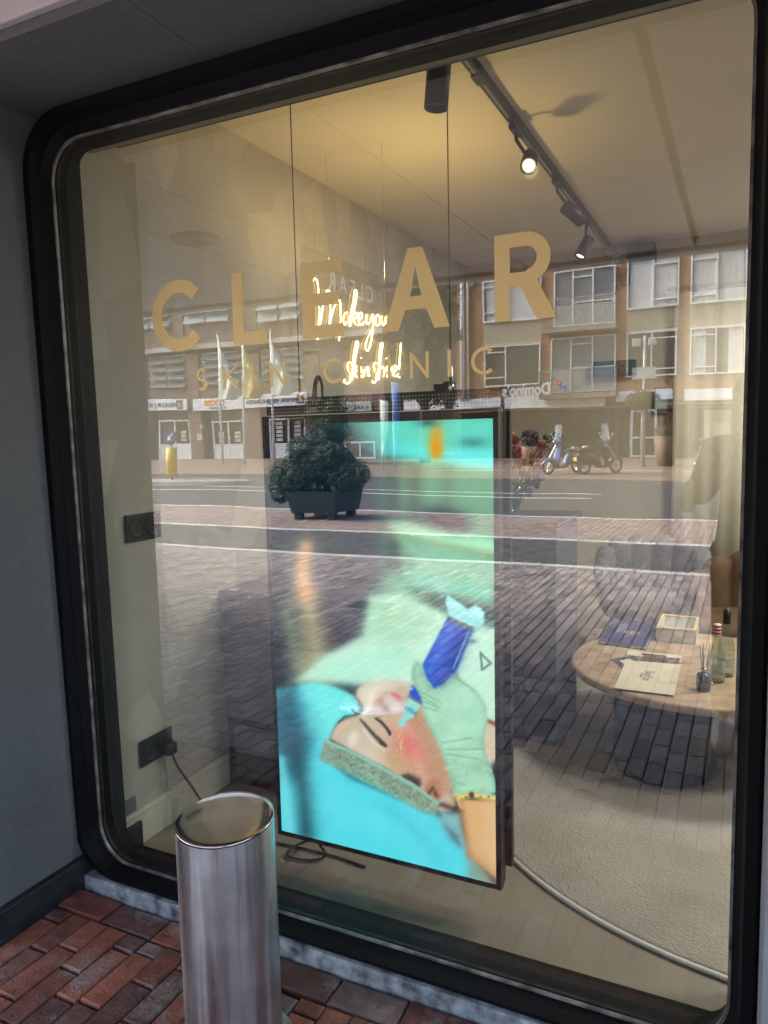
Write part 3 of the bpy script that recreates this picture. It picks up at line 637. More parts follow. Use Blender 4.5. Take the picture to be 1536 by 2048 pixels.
# armchairs
def armchair(lab, c, rot, seatm, legm, sc=1):
    t = thing('armchair', lab, 'armchair', (c[0], c[1], 0)); M = Matrix.Translation((c[0], c[1], 0)) @ Matrix.Rotation(R(rot), 4, 'Z') @ Matrix.Scale(sc, 4)
    # shell of vertical padded channels round the back; front faces -y locally
    N = 72; lob = 8; bk = MB(); prof = []
    for i in range(N+1):
        q = i/N; a = R(-25+230*q); sc_ = abs(math.sin(math.pi*lob*q))**.6; mid = 1-abs(2*q-1)**2.4; top = .56+.20*mid+.045*sc_
        cs, sn = math.cos(a), math.sin(a)*.94; ri = .275-.03*sc_; ro = .345+.025*sc_; col = []
        for r_, z in ((ri*.86, .36), (ri*.93, .46), (ri, .60), (ri+.005, top-.05), (ri+.02, top-.015), ((ri+ro)/2, top), (ro-.012, top-.015), (ro, top-.05), (ro*.98, .55), (ro*.90, .42), (ro*.80, .34)): col.append(M @ Vector((r_*cs, r_*sn, z)))
        prof.append(col)
    bk.loft(prof)
    bk.build('backrest', seatm, t)
    s = MB(); s.lathe([(.0, .30), (.22, .30), (.30, .33), (.325, .38), (.32, .43), (.28, .455), (0, .465)], (0,0,0), 32, M=M); s.build('seat', seatm, t)
    sh = MB(); sh.lathe([(.2, .22), (.24, .23), (.27, .31), (.0, .31)], (0,0,0), 28, M=M); sh.build('base', seatm, t)
    for sx_, sy_ in ((-1,-1), (1,-1), (-1,1), (1,1)):
        MB().tube([M @ Vector((sx_*.16, sy_*.16, .24)), M @ Vector((sx_*.25, sy_*.25, .0))], [.014*sc, .009*sc], 10).build('leg', legm, t)
    return t
armchair('grey velvet scallop backed armchair behind the coffee table', (-.50, 3.15), 8, mat('grey_velvet', (.12,.105,.11), .85, noise=.12, nscale=6), MT['spotblk'], 1.0)
armchair('brown velvet scallop backed armchair with brass legs at the right edge', (.03, 2.72), -40, mat('brown_velvet', (.11,.06,.03), .8, noise=.2, nscale=6), MT['brass'], 1.0)
# curtain on the back wall
cu = MB(); vs = []; n = 90; xa0, xb0 = at(1345, 900, YB-.08).x, 2.2
for i in range(n+1):
    x = xa0+(xb0-xa0)*i/n; y = YB-.09+.007*math.sin(x*55)+.006*math.sin(x*23+1)
    vs += [(x, y, .02), (x, y, 2.42)]
cu.add(vs, [(2*i, 2*i+2, 2*i+3, 2*i+1) for i in range(n)], True); cr = thing('curtain', 'long cream curtain hanging at the right of the back wall', 'curtain', (xa0, YB-.09, 2.42))
o = cu.build('cloth', mat('cream_curtain', (.56,.50,.40), .9, noise=.05), cr); sol = o.modifiers.new('thick', 'SOLIDIFY'); sol.thickness = .004
MB().tube([(xa0-.05, YB-.09, 2.45), (xb0, YB-.09, 2.45)], .012).build('rail', MT['wallback'], cr)
# items on the back wall
ck = at(1238, 508, YB-.04); t = thing('wall_fan', 'round grille of a small white fan high on the back wall', 'fan', tuple(ck))
MY = Matrix.Rotation(R(90), 4, 'X')
MB().lathe([(.085, -.03), (.09, 0), (.085, .02), (.07, .03)], ck, 32, M=MY).build('housing', mat('fan_grey', (.3,.29,.27), .5), t)
gr = MB(); 
for r_ in (.02, .04, .06, .075): gr.tube([ck+Vector((r_*math.cos(a*.26), -.035, r_*math.sin(a*.26))) for a in range(24)], .0022, 5, closed=True)
for a in range(8): gr.bar(ck+Vector((0,-.035,0)), ck+Vector((.08*math.cos(a*.785), -.033, .08*math.sin(a*.785))), .004)
gr.build('grille', MT['chrome'], t)
def speaker(px, py, w_, h_, lab, tilt):
    c = at(px, py, YB-.12); t = thing('wall_speaker', lab, 'speaker', tuple(c)); M = Matrix.Translation(c) @ Matrix.Rotation(R(tilt), 4, 'X')
    MB().box(-w_/2, w_/2, -.07, .07, -h_/2, h_/2, M).build('cabinet', MT['spotblk'], t, bevel=.015)
    MB().box(-w_/2+.012, w_/2-.012, -.074, -.0705, -h_/2+.012, h_/2-.012, M).build('grille', mat('speaker_cloth', (.02,.02,.022), .9), t)
    MB().box(-.02, .02, .07, .12, -.02, .02, M).build('bracket', MT['spotblk'], t)
speaker(1283, 508, .19, .11, 'wide black loudspeaker in the corner under the ceiling', -15); speaker(1250, 550, .06, .13, 'narrow black loudspeaker below the wide one on the back wall', -10)
c = at(1229, 737, YB-.05); t = thing('wall_display', 'slim black display strip halfway up the back wall', 'display', tuple(c))
MB().box(c.x-.145, c.x+.145, YB-.07, YB, c.z-.055, c.z+.055).build('housing', MT['spotblk'], t, bevel=.004); MB().box(c.x-.13, c.x+.13, YB-.0735, YB-.0705, c.z-.045, c.z+.045).build('panel', mat('display_glass', (.02,.03,.04), .1, noise=0), t)
c = at(1328, 800, YB-.05); t = thing('picture_frame', 'small dark framed picture beside the curtain', 'picture', tuple(c))
MB().box(c.x-.07, c.x+.07, YB-.03, YB, c.z-.09, c.z+.09).build('frame', mat('grey_frame', (.12,.11,.1), .5), t, bevel=.004); MB().box(c.x-.06, c.x+.06, YB-.0335, YB-.0305, c.z-.06, c.z+.08).build('picture', mat('pale_print', (.3,.36,.4), .3, noise=.4, nscale=10), t)
c = at(1395, 484, YB-.01); t = thing('sensor', 'tiny white sensor at the ceiling line over the curtain', 'sensor', tuple(c))
MB().box(c.x-.008, c.x+.008, YB-.02, YB, c.z-.02, c.z+.02).build('case', MT['white'], t, bevel=.002); MB().ball((c.x, YB-.021, c.z-.006), .005).build('lens', MT['spotblk'], t)
# ------------------------------------------------------------------ ceiling track and spots
XT = -.89
tk = thing('light_track', 'long black light track running along the ceiling', 'light track', (XT, 2, ZC))
MB().box(XT-.018, XT+.018, .35, 3.75, ZC-.035, ZC-.001).build('rail', MT['spotblk'], tk, bevel=.002)
MB().box(XT-.006, XT+.006, .35, 3.75, ZC-.037, ZC-.0355).build('slot', MT['chrome'], tk)
MB().box(XT-.02, XT+.02, .9, .98, ZC-.041, ZC-.0375).build('joint_cover', MT['plastic'], tk)
warm = (1, .72, .36)
def spot(lab, y, top, d, L=.13, r=.035, lit=0, watts=0, off=0):
    t = thing('spotlight', lab, 'spotlight', (XT, y, ZC-.04)); d = Vector(d).normalized()
    MB().box(XT-.016, XT+.016, y-.06, y+.06, ZC-.060, ZC-.0415).build('adapter', MT['spotblk'], t, bevel=.003)
    c = Vector(top); st = MB(); st.tube([(XT, y, ZC-.06), (XT, y, ZC-.085), c], .008, 10); st.build('arm', MT['spotblk'], t)
    q = d.to_track_quat('Z', 'Y').to_matrix().to_4x4()
    MB().lathe([(r-.006, -L*.5), (r, -L*.5+.006), (r, L*.5), (r-.004, L*.5), (r-.006, L*.5-.012), (0, L*.5-.014)], c, 32, M=q).build('body', MT['spotblk'], t)
    if lit:
        MB().lathe([(r-.007, L*.5-.011), (r*.62, L*.5-.009)], c, 24, M=q).build('reflector', emat('lit_reflector', (1,.68,.22), 1.6), t)
        MB().lathe([(r*.61, L*.5-.009), (0, L*.5-.007)], c, 24, M=q).build('lens', emat('lit_lens', (1,.85,.5), lit), t)
    else: MB().lathe([(r-.007, L*.5-.011), (0, L*.5-.009)], c, 24, M=q).build('lens', mat('dark_lens', (.05,.05,.05), .2), t)
    if watts:
        ld = bpy.data.lights.new('spot', 'SPOT'); ld.energy = watts*EK; ld.color = (1, .78, .48); ld.spot_size = R(75); ld.spot_blend = .9; ld.shadow_soft_size = .03
        lo = bpy.data.objects.new('spotlight_glow', ld); C.objects.link(lo); lo.parent = t; lo.location = c+d*(L*.5+.03)-Vector(t.location); lo.rotation_euler = d.to_track_quat('-Z', 'Y').to_euler()
spot('unlit black spotlight nearest the window top, pointing down', .54, at(876, 162, .54)+Vector((0,0,0)), (-.08, -.05, -1), L=.165, r=.038)
spot('lit black spotlight shining towards the window', 1.42, at(1060, 322, 1.42), (.12, -.85, -.62), lit=26, watts=1.5)
spot('unlit black spotlight seen from behind, third along the track', 2.18, at(1147, 427, 2.18), (.6, .55, -.55))
spot('small lit black spotlight near the far end of the track', 2.95, at(1169, 495, 2.95), (-.35, -.25, -.8), lit=10, watts=10)
for xx, yy, wh in ((1.6, 1.2, 'nearest the window, far right'), (1.6, 2.9, 'at the far right, near the back wall'), (.6, 2.4, 'closest to the light track')):  # unseen ceiling lamps added to fill the room with light
    t = thing('added_fill_lamp', 'added out-of-view ceiling fill lamp '+wh, 'lamp', (xx, yy, ZC), 'added ceiling fill lamps')
    MB().lathe([(.33, 0), (.33, -.006), (.30, -.006), (.30, 0)], (xx, yy, ZC), 28).build('trim_ring', MT['white'], t)
    MB().lathe([(.299, -.002), (0, -.003)], (xx, yy, ZC), 28).build('diffuser', emat('fill_lamp_diffuser', (1,.86,.66), 2), t)
    ld = bpy.data.lights.new('lamp', 'AREA'); ld.shape = 'DISK'; ld.size = .55; ld.energy = ROOMW*EK; ld.color = (1, .94, .86)
    lo = bpy.data.objects.new('fill_lamp_glow', ld); C.objects.link(lo); lo.parent = t; lo.location = (0, 0, -.02)
# ------------------------------------------------------------------ neon writing
NY = 1.36
def nz(pts): return [at(540+x/3.339, 500+y/3.339, NY) for x, y in pts]
NEON = [
 [(272,268),(276,232),(288,200),(303,188),(316,205),(322,250),(326,330),(330,430),(324,520),(318,600)],
 [(318,600),(338,470),(352,380),(368,300),(384,264),(398,276),(404,330),(402,430),(396,505)],
 [(396,505),(412,430),(436,360),(458,330),(470,345),(472,420),(468,520),(460,608)],
 [(520,418),(502,420),(490,450),(490,488),(504,502),(518,470),(524,425),(522,480),(534,496),(548,470)],
 [(532,512),(540,430),(552,350),(560,290),(572,262),(580,285),(572,350),(556,410),(540,455),(536,510)],
 [(540,470),(560,430),(580,415),(588,430),(574,455),(554,462),(566,485),(586,505),(604,490)],
 [(592,468),(616,450),(616,425),(602,415),(590,445),(594,488),(612,502),(634,480)],
 [(644,430),(642,480),(656,500),(674,470),(684,425),(690,440),(688,520),(676,610),(658,672),(642,672),(634,640),(650,590),(686,520)],
 [(718,432),(704,455),(704,492),(718,508),(734,488),(736,450),(720,432)],
 [(748,440),(746,490),(758,508),(770,480),(776,430),(776,495),(788,505)],
 [(800,430),(800,500),(804,450),(822,432)],
 [(548,760),(530,745),(514,770),(524,805),(540,840),(536,880),(516,896),(494,880),(500,862)],
 [(548,868),(560,780),(574,690),(590,625),(584,606),(572,620),(562,690),(552,780),(546,860)],
 [(556,812),(578,772),(592,785),(576,815),(560,818),(576,850),(596,852)],
 [(606,778),(602,830),(612,850)], [(608,718),(610,722)],
 [(622,850),(626,780),(626,850),(640,790),(654,776),(658,800),(654,842),(668,838)],
 [(718,758),(700,750),(690,775),(702,810),(714,845),(706,880),(690,890),(680,870)],
 [(724,868),(732,780),(742,690),(754,630),(746,616),(736,640),(730,720),(726,800),(722,866)],
 [(728,822),(744,780),(758,780),(762,810),(758,848)],
 [(780,775),(776,830),(784,848)], [(776,722),(778,726)],
 [(796,848),(798,782),(798,848),(808,795),(820,780),(824,810),(820,845)],
 [(822,822),(846,800),(846,775),(832,770),(822,800),(828,840),(846,846),(858,826)],
 [(874,620),(868,700),(862,800)], [(864,846),(864,854)]]
ns = thing('neon_sign', 'glowing warm handwritten neon sign reading Make your skin shine!', 'neon sign', tuple(at(715, 670, NY)))
nw = MB(); na = MB()
for st in NEON:
    p = smooth(nz(st), 2); nw.tube(p, .0038, 6)
    na.tube([q+Vector((-.008, -.018, 0)) for q in p], .0019, 5)
nw.build('neon_tube', emat('neon_core', (1,.80,.36), 7.0), ns); na.build('amber_edge', emat('neon_amber', (1,.52,.08), 1.5), ns)
# scalloped clear backing
def bk_out(c, rx_, rz_, n=40, am=.03):
    return [(c.x+rx_*(1+am*abs(math.sin(i*math.pi*7/n)))*math.cos(2*math.pi*i/n), c.z+rz_*(1+am*abs(math.sin(i*math.pi*7/n)))*math.sin(2*math.pi*i/n)) for i in range(n)]
ac = acr('clear_acrylic', (.8,.7,.5), .09)
for (px, py, ra, rb) in ((690, 635, .30, .15), (742, 733, .21, .115)):
    c = at(px, py, NY+.02); me = flat([bk_out(c, ra, rb)], frame_m((0, NY+(.016 if py < 700 else .022), 0), (1,0,0), (0,0,1)), .004); meobj('acrylic_backing', me, ac, ns)
hw = MB(); 
for px in (660, 770):
    c = at(px, 600, NY+.02); hw.tube([(c.x, NY+.02, c.z), (c.x, NY+.02, ZC)], .0012, 5)
hw.build('hanging_wire', MT['chrome'], ns)
c = at(715, 660, NY)
for dx in (.30,):
    ld = bpy.data.lights.new('neon_glow', 'SPOT'); ld.spot_size = R(165); ld.spot_blend = .6; ld.energy = NEONW*EK; ld.color = (1, .66, .22); ld.shadow_soft_size = .06
    lo = bpy.data.objects.new('neon_glow', ld); C.objects.link(lo); lo.parent = ns; lo.location = Vector((dx, .05, .16)); lo.rotation_euler = (R(180), R(-12), 0)
# ------------------------------------------------------------------ hanging screen
TY = .30
scr = thing('hanging_screen', 'tall black framed display screen hanging on cables, showing a facial treatment', 'display screen', (-1.05, TY, .85))
sxa, sxb = -1.428+.005, -.646; sza, szb = .131, 1.54
bz = MB(); e = .016
bz.box(sxa-e, sxb+e, TY-.001, TY+.03, sza-e, sza); bz.box(sxa-e, sxb+e, TY-.001, TY+.03, szb, szb+e+.012); bz.box(sxa-e, sxa, TY-.001, TY+.03, sza, szb); bz.box(sxb, sxb+e, TY-.001, TY+.03, sza, szb)
bz.build('bezel', MT['plastic'], scr)
bb = MB(); bb.box(sxa-e+.002, sxb+e-.002, TY+.012, TY+.055, sza-e+.002, szb+e)
bb.build('back_cover', MT['spotblk'], scr, bevel=.003)
bb = MB(); bb.box(sxb+e-.006, sxb+e+.016, TY+.060, TY+.085, sza-.03+.06, szb+.06); bb.build('side_rail', MT['spotblk'], scr, bevel=.002)
pr = MB()
zt0, zt1 = szb+.036, szb+.082
nx = 78; nzr = 4; X0, X1 = sxa-.02, sxb+.04
rngx = (X1-X0)/nx; rngz = (zt1-zt0)/nzr
for i in range(nx+1): pr.box(X0+i*rngx-rngx*.34, X0+i*rngx+rngx*.34, TY+.04, TY+.043, zt0, zt1)
for j in range(nzr+1): pr.box(X0, X1, TY+.0385, TY+.0395, zt0+j*rngz-rngz*.34, zt0+j*rngz+rngz*.34)
pr.box(X0, X1, TY+.043, TY+.05, zt1, zt1+.006)
pr.build('perforated_rail', MT['plastic'], scr)
sm_ = MB(); sm_.box(at(1085/3.339+540, 800, TY).x-.004, at(1085/3.339+540,800,TY).x+.03, TY+.02, TY+.05, zt1+.006, zt1+.024); sm_.box(at(1140/3.339+540, 800, TY).x, at(1140/3.339+540,800,TY).x+.03, TY+.02, TY+.05, zt1+.006, zt1+.03); sm_.build('connector', MT['plastic'], scr)
for px, py0 in ((583, 790), (902, 775)):
    a = at(px if px > 600 else 600, 790, TY+.02); top = at(897 if px > 600 else 580, 150, TY+.02)
    MB().tube([(a.x, TY+.02, zt1), (a.x, TY+.02, ZC)], .0018, 6).build('hanging_cable', MT['spotblk'], scr)
    MB().lathe([(.003, .075), (.006, .07), (.006, .02), (.009, .018), (.009, -.005)], (a.x, TY+.02, zt1+.004), 14).build('cable_gripper', MT['chrome'], scr)
a = at(637, 800, TY+.03); cl = smooth([(a.x-.015, TY+.03, zt1), (a.x-.012, TY+.03, zt1+.04), (a.x, TY+.03, zt1+.075), (a.x+.016, TY+.03, zt1+.05), (a.x+.014, TY+.03, zt1)], 2)
MB().tube(cl, [.009-.005*abs(i/(len(cl)-1)) for i in range(len(cl))], 8).build('cable_loop', MT['plastic'], scr)
# picture on the screen: colours on a fine grid of points
NXP, NZP = 330, 590
gxs = np.linspace(sxa, sxb, NXP); gzs = np.linspace(sza, szb, NZP)
GX, GZ = np.meshgrid(gxs, gzs)
P = np.stack([GX-CAM.x, np.full_like(GX, TY-CAM.y), GZ-CAM.z], -1)
dep = P @ np.array(fw); U = 768+FPX*(P @ np.array(rt))/dep; V_ = 1024-FPX*(P @ np.array(up))/dep   # picture layout coordinates of the design
IMG = np.zeros((*GX.shape, 3)); IMG[:] = (16, 30, 40)
rs_ = np.random.RandomState(3)
def lattice(sx, sy, seed):
    r = np.random.RandomState(seed).rand(64, 64); x = (U/sx) % 63; y = (V_/sy) % 63; xi = x.astype(int); yi = y.astype(int); fx = x-xi; fy = y-yi; fx = fx*fx*(3-2*fx); fy = fy*fy*(3-2*fy)
    g = lambda a, b: r[b % 64, a % 64]
    return (g(xi, yi)*(1-fx)+g(xi+1, yi)*fx)*(1-fy)+(g(xi, yi+1)*(1-fx)+g(xi+1, yi+1)*fx)*fy
def sdpoly(pts):
    pts = np.array(pts, float); d = np.full(U.shape, 1e9); ins = np.zeros(U.shape, bool)
    for i in range(len(pts)):
        a = pts[i]; b = pts[(i+1) % len(pts)]; e = b-a; wx = U-a[0]; wy = V_-a[1]
        t = np.clip((wx*e[0]+wy*e[1])/(e@e+1e-9), 0, 1); d = np.minimum(d, np.hypot(wx-e[0]*t, wy-e[1]*t))
        c = ((a[1] > V_) != (b[1] > V_)) & (U < (b[0]-a[0])*(V_-a[1])/(b[1]-a[1]+1e-12)+a[0]); ins ^= c
    return np.where(ins, -d, d)
def lay(cov, col):
    global IMG
    cov = cov[..., None]; IMG = IMG*(1-cov)+np.array(col, float)*cov if not isinstance(col, np.ndarray) or col.ndim == 1 else IMG*(1-cov)+col*cov
def cov(sd, s): return 1/(1+np.exp(np.clip(sd/(s*.5), -40, 40)))
def crv(pts, it=2):
    p = [np.array(q, float) for q in pts]
    for _ in range(it):
        q = []
        for i in range(len(p)): a, b = p[i], p[(i+1) % len(p)]; q += [a*.75+b*.25, a*.25+b*.75]
        p = q
    return p
def poly(pts, col, s=1.5, a=1, sm=0): lay(cov(sdpoly(crv(pts, sm) if sm else pts), s)*a, col)
def ell(cx, cy, rx_, ry_, col, s=3, rot=0, a=1):
    c, sn = math.cos(R(rot)), math.sin(R(rot)); x = (U-cx)*c+(V_-cy)*sn; y = -(U-cx)*sn+(V_-cy)*c
    r = np.hypot(x/rx_, y/ry_); lay(cov((r-1)*min(rx_, ry_), s)*a, col)
def stroke(pts, w0, w1, col, s=1.5, a=1):
    pts = [np.array(p, float) for p in pts]; d = np.full(U.shape, 1e9); n = len(pts)-1
    for i in range(n):
        p, q = pts[i], pts[i+1]; e = q-p; wx = U-p[0]; wy = V_-p[1]; t = np.clip((wx*e[0]+wy*e[1])/(e@e+1e-9), 0, 1)
        ww = (w0+(w1-w0)*(i+t)/n)/2; d = np.minimum(d, np.hypot(wx-e[0]*t, wy-e[1]*t)-ww)
    lay(cov(d, s)*a, col)
K = lambda *p: [(540+x/3.135, 1180+y/3.134) for x, y in p]
poly([(735,820),(1000,820),(1000,1260),(730,1230)], (112,182,145), 30)
poly([(640,830),(740,830),(760,930),(690,930)], (140,190,150), 26, .8)
poly([(690,830),(1000,830),(1000,940),(760,915),(700,890)], (105,225,205), 14)
poly([(705,882),(1000,900),(1000,945),(740,915)], (110,245,240), 9)
ell(872, 882, 12, 30, (245,165,30), 10); ell(872, 900, 8, 12, (250,150,10), 8)
ell(945, 885, 16, 6, (60,120,130), 10); ell(855, 845, 12, 5, (40,80,80), 8)
poly([(775,922),(1000,945),(1000,1040),(775,1025)], (104,160,120), 8)
poly([(768,920),(800,922),(800,1145),(772,1140)], (48,84,66), 8)
poly([(812,925),(842,928),(845,1130),(815,1130)], (62,88,58), 13, .9)
poly([(880,930),(905,932),(905,1030),(880,1030)], (76,118,86), 12, .7)
poly([(775,1035),(1000,1080),(1000,1112),(775,1068)], (170,236,190), 7)
poly([(775,1062),(1000,1108),(1000,1120),(775,1074)], (140,160,95), 6, .7)
ell(860, 1035, 60, 14, (30,80,70), 18, 5, .7); ell(885, 1036, 38, 17, (2,14,26), 12, 10); ell(905, 1046, 24, 13, (0,8,20), 10, 20)
poly([(800,1075),(1000,1125),(975,1205),(850,1180)], (122,186,152), 8)
poly([(815,1145),(985,1178),(985,1215),(845,1185)], (120,215,190), 10, .7)
poly([(830,1180),(1000,1215),(1000,1250),(860,1225)], (34,62,52), 14, .95)
# dark left side with blurred arm
poly([(500,830),(690,830),(770,930),(770,1130),(740,1200),(640,1380),(500,1390)], (14,28,40), 34)
poly([(640,1110),(730,1180),(720,1300),(640,1380),(600,1330)], (34,34,52), 20)
stroke([(612,1095),(603,1150),(618,1215),(630,1300),(622,1370)], 22, 60, (176,160,118), 22)
stroke([(612,1095),(604,1145),(612,1190)], 18, 30, (226,160,112), 14)
stroke([(572,1210),(585,1290),(610,1360)], 14, 34, (150,160,125), 20, .8)
# robe
poly([(742,1195),(800,1190),(900,1230),(1000,1260),(1000,1520),(900,1400),(760,1372),(640,1362),(592,1362),(650,1310),(725,1270)], (206,242,220), 8)
poly([(742,1195),(820,1200),(870,1250),(800,1300),(725,1270)], (165,212,175), 20, .8)
poly([(640,1330),(800,1290),(830,1330),(760,1372),(640,1362)], (180,240,215), 16, .8)
for pts in (K((1320,390),(1330,500),(1385,460),(1320,395)),): stroke(pts, 2.5, 2.5, (40,70,80), 2)
ell(915, 1290, 6, 3, (70,110,110), 4, -30); ell(930, 1275, 5, 3, (90,130,120), 4, -30); ell(945, 1283, 6, 3, (90,130,120), 4); ell(918, 1315, 5, 3, (90,130,130), 4)
# pillow
poly(crv(K((150,600),(300,570),(500,640),(560,700),(560,790),(440,800),(380,920),(320,1090),(230,1000),(170,760))), (118,238,240), 4)
poly(K((200,720),(300,760),(360,920),(320,1060),(230,980)), (95,212,220), 14, .6)
# bottom towel
poly([(540,1380),(600,1375),(640,1500),(700,1560),(870,1625),(920,1665),(1000,1790),(540,1680)], (88,222,240), 6)
poly([(540,1390),(588,1370),(622,1480),(600,1560),(540,1560)], (40,92,112), 18)
stroke([(592,1500),(606,1580),(612,1668)], 22, 30, (28,70,84), 18)
stroke([(562,1520),(572,1600),(580,1660)], 16, 14, (120,225,240), 10)
ell(740, 1640, 60, 12, (120,235,250), 22, 20, .5); ell(690, 1580, 40, 9, (110,230,245), 16, 22, .5); stroke([(760,1600),(830,1660),(880,1720)], 14, 8, (68,190,215), 16, .6)
# neck, chest
poly(K((640,590),(780,565),(900,590),(1200,760),(1420,840),(1430,1050),(1250,1290),(1100,1310),(960,1150),(900,700)), (226,196,172), 5)
poly(K((1360,805),(1425,830),(1425,860),(1360,830)), (150,60,40), 3)
# face
FACE = [(370,930),(430,820),(560,780),(600,740),(530,650),(580,590),(720,570),(860,600),(960,760),(1080,1000),(1140,1200),(1180,1380),(1050,1400),(960,1280),(700,1110),(420,960)]
shade = lattice(40, 40, 5)[..., None]; tex = lattice(3, 3, 6)[..., None]
lay(cov(sdpoly(crv(K(*FACE))), 3), np.array((222, 196, 172))*(.93+.08*shade+.04*(tex-.5)))
poly(K((600,575),(720,568),(820,590),(700,650),(560,690),(530,650)), (236,222,200), 8, .8, 1)
poly(K((870,640),(960,760),(1080,1000),(1150,1250),(1050,1300),(960,1130),(900,900),(840,800)), (196,140,108), 8, .85, 1)
ell(815, 1502, 22, 46, (238,110,105), 18, -22, .75); ell(821, 1490, 10, 16, (245,80,90), 10, -20, .5)
poly(K((700,1000),(830,1000),(980,1160),(940,1230),(800,1160)), (205,160,118), 14, .8, 1)
ell(742, 1390, 12, 30, (236,222,205), 8, 35, .8); stroke(K((640,650),(620,740),(590,780)), 5, 8, (250,236,220), 4); ell(765, 1400, 8, 12, (190,120,100), 6, 30, .6)
poly(K((750,645),(800,650),(840,700),(790,690)), (226,90,110), 3, .95, 1); poly(K((700,660),(760,665),(840,710),(800,750),(720,710)), (240,226,222), 6, .7)
ell(772, 1418, 6, 4, (120,50,50), 4, 30, .8)
stroke(K((568,812),(620,870),(680,930),(722,975)), 2, 7, (52,40,36), 2.2); stroke(K((590,835),(640,900),(700,965)), 3, 6, (70,56,48), 2)
stroke(K((662,806),(700,830),(735,870),(752,905)), 3, 4, (20,22,30), 1.5)
for i in range(9):
    t = i/8; x = 665+t*85; y = 806+t*95; stroke(K((x,y),(x+20-8*t,y-10-4*t)), 1.6, .8, (15,18,26), 1)
poly(K((620,820),(700,860),(735,920),(680,900)), (214,180,160), 7, .7)
stroke(K((515,750),(535,770),(555,775)), 2.5, 3, (20,24,34), 1.5); 
stroke(K((430,830),(470,790),(540,785)), 2, 1.5, (70,60,50), 1.5)
ell(706, 1478, 9, 14, (250,244,240), 5, 20, .75); ell(722, 1500, 22, 10, (236,214,200), 10, 35, .6); stroke(K((590,880),(650,960),(720,1000)), 3, 3, (250,245,240), 3, .6)
rp = np.random.RandomState(9)
for _ in range(90):
    x, y = rp.uniform(440, 1000), rp.uniform(850, 1240)
    if y < 700+x*.55 and y > 420+x*.5: ell(540+x/3.135, 1180+y/3.134, .9, .9, (252,244,230), .9, 0, .6)
for i in range(16):
    x, y = 800+rp.uniform(-10, 35), 860+i*10; ell(540+x/3.135, 1180+y/3.134, 1.2, 1.2, (255,225,150), .9)
# hair and ear
poly(K((820,1160),(880,1150),(960,1200),(920,1260),(830,1190)), (50,38,36), 4, .9, 1); poly(K((690,1095),(780,1150),(770,1165)), (80,62,52), 3, .7)
poly(K((960,1240),(1010,1170),(1070,1200),(1080,1290),(1040,1340),(990,1320)), (190,130,104), 3, 1, 1); stroke(K((985,1290),(1020,1240),(1045,1290)), 5, 4, (92,48,40), 3); ell(880, 1604, 4, 4, (215,222,225), 1.5)
stroke(K((1060,1340),(1140,1370),(1190,1380)), 6, 12, (60,36,34), 6)
poly(K((1060,1380),(1200,1400),(1240,1640),(1160,1560),(1080,1480)), (150,200,205), 7, .95); poly(K((1100,1480),(1180,1540),(1190,1600),(1140,1560)), (70,84,96), 9, .8)
# towel band
BAND = K((345,935),(520,1010),(700,1105),(900,1215),(1050,1330),(1050,1400),(960,1400),(700,1260),(480,1150),(305,1070))
tx = np.clip(lattice(4.5, 3.2, 11)*.8+lattice(9, 9, 12)*.4-.1, 0, 1)[..., None]
lay(cov(sdpoly(BAND), 2.2), (np.array((108,128,112))*(1-tx)+np.array((172,190,164))*tx))
stroke(K((345,945),(520,1020),(700,1115),(900,1225),(1050,1335)), 7, 7, (150,196,180), 2)
poly(K((300,1075),(480,1155),(700,1265),(960,1400),(960,1460),(300,1160)), (88,222,240), 12, .9)
# pillow-side arm and bracelet
poly(K((1180,1310),(1420,1320),(1440,1830),(1245,1670),(1205,1420)), (230,180,128), 3); poly(K((1350,1330),(1440,1330),(1440,1800),(1370,1740)), (236,196,150), 14, .7); stroke(K((1195,1330),(1215,1450),(1245,1660)), 8, 10, (178,126,88), 6, .7)
poly(K((1245,1640),(1440,1800),(1440,1900),(1245,1800)), (176,120,84), 10, .6)
# glove
GL = K((925,438),(950,470),(975,545),(1015,612),(1080,600),(1095,530),(1140,478),(1172,510),(1182,555),(1290,630),(1355,720),(1362,830),(1340,930),(1350,1030),(1412,1180),(1425,1295),(1150,1290),(1138,1200),(1075,1010),(975,820),(925,640),(888,570),(890,480))
gsd = sdpoly(crv(GL, 1)); lay(cov(gsd, 2), np.array((176,224,194))*(.9+.14*lattice(26, 26, 21)[..., None])); lay(cov(np.abs(gsd+3)-2.5, 4)*.45, (104,150,122))
poly(K((1080,620),(1180,570),(1290,650),(1350,780),(1330,920),(1220,900),(1120,760)), (182,232,202), 16, .7, 1)
for a, b in (((940,640),(1060,700)), ((950,670),(1040,720)), ((960,700),(1060,740)), ((975,740),(1050,760)), ((1080,960),(1260,930)), ((1100,1000),(1330,1000)), ((1100,1030),(1300,1060)), ((1180,560),(1290,640)), ((1110,530),(1160,520)), ((1120,550),(1165,545))):
    stroke(K(a, b), 1.6, 2.4, (110,160,130), 2.4, .8); stroke(K((a[0], a[1]+10), (b[0], b[1]+10)), 1, 1.6, (208,246,222), 2, .6)
for i in range(14):
    x, y = rp.uniform(1150, 1380), rp.uniform(1050, 1240); stroke(K((x,y),(x+rp.uniform(-50,50), y+rp.uniform(10,50))), 1.5, 2.5, (135,186,150) if i % 2 else (205,240,220), 2.4, .8)
stroke(K((1150,1285),(1280,1275),(1425,1295)), 4, 5, (200,242,222), 2)
stroke(K((1180,1300),(1270,1285),(1425,1315)), 12, 12, (206,176,92), 1.6); stroke(K((1180,1296),(1270,1281),(1425,1309)), 3, 3, (250,236,170), 1.5); ell(943, 1590, 5, 6, (60,46,30), 2); stroke(K((1178,1310),(1186,1345),(1200,1362)), 6, 5, (226,206,150), 2)
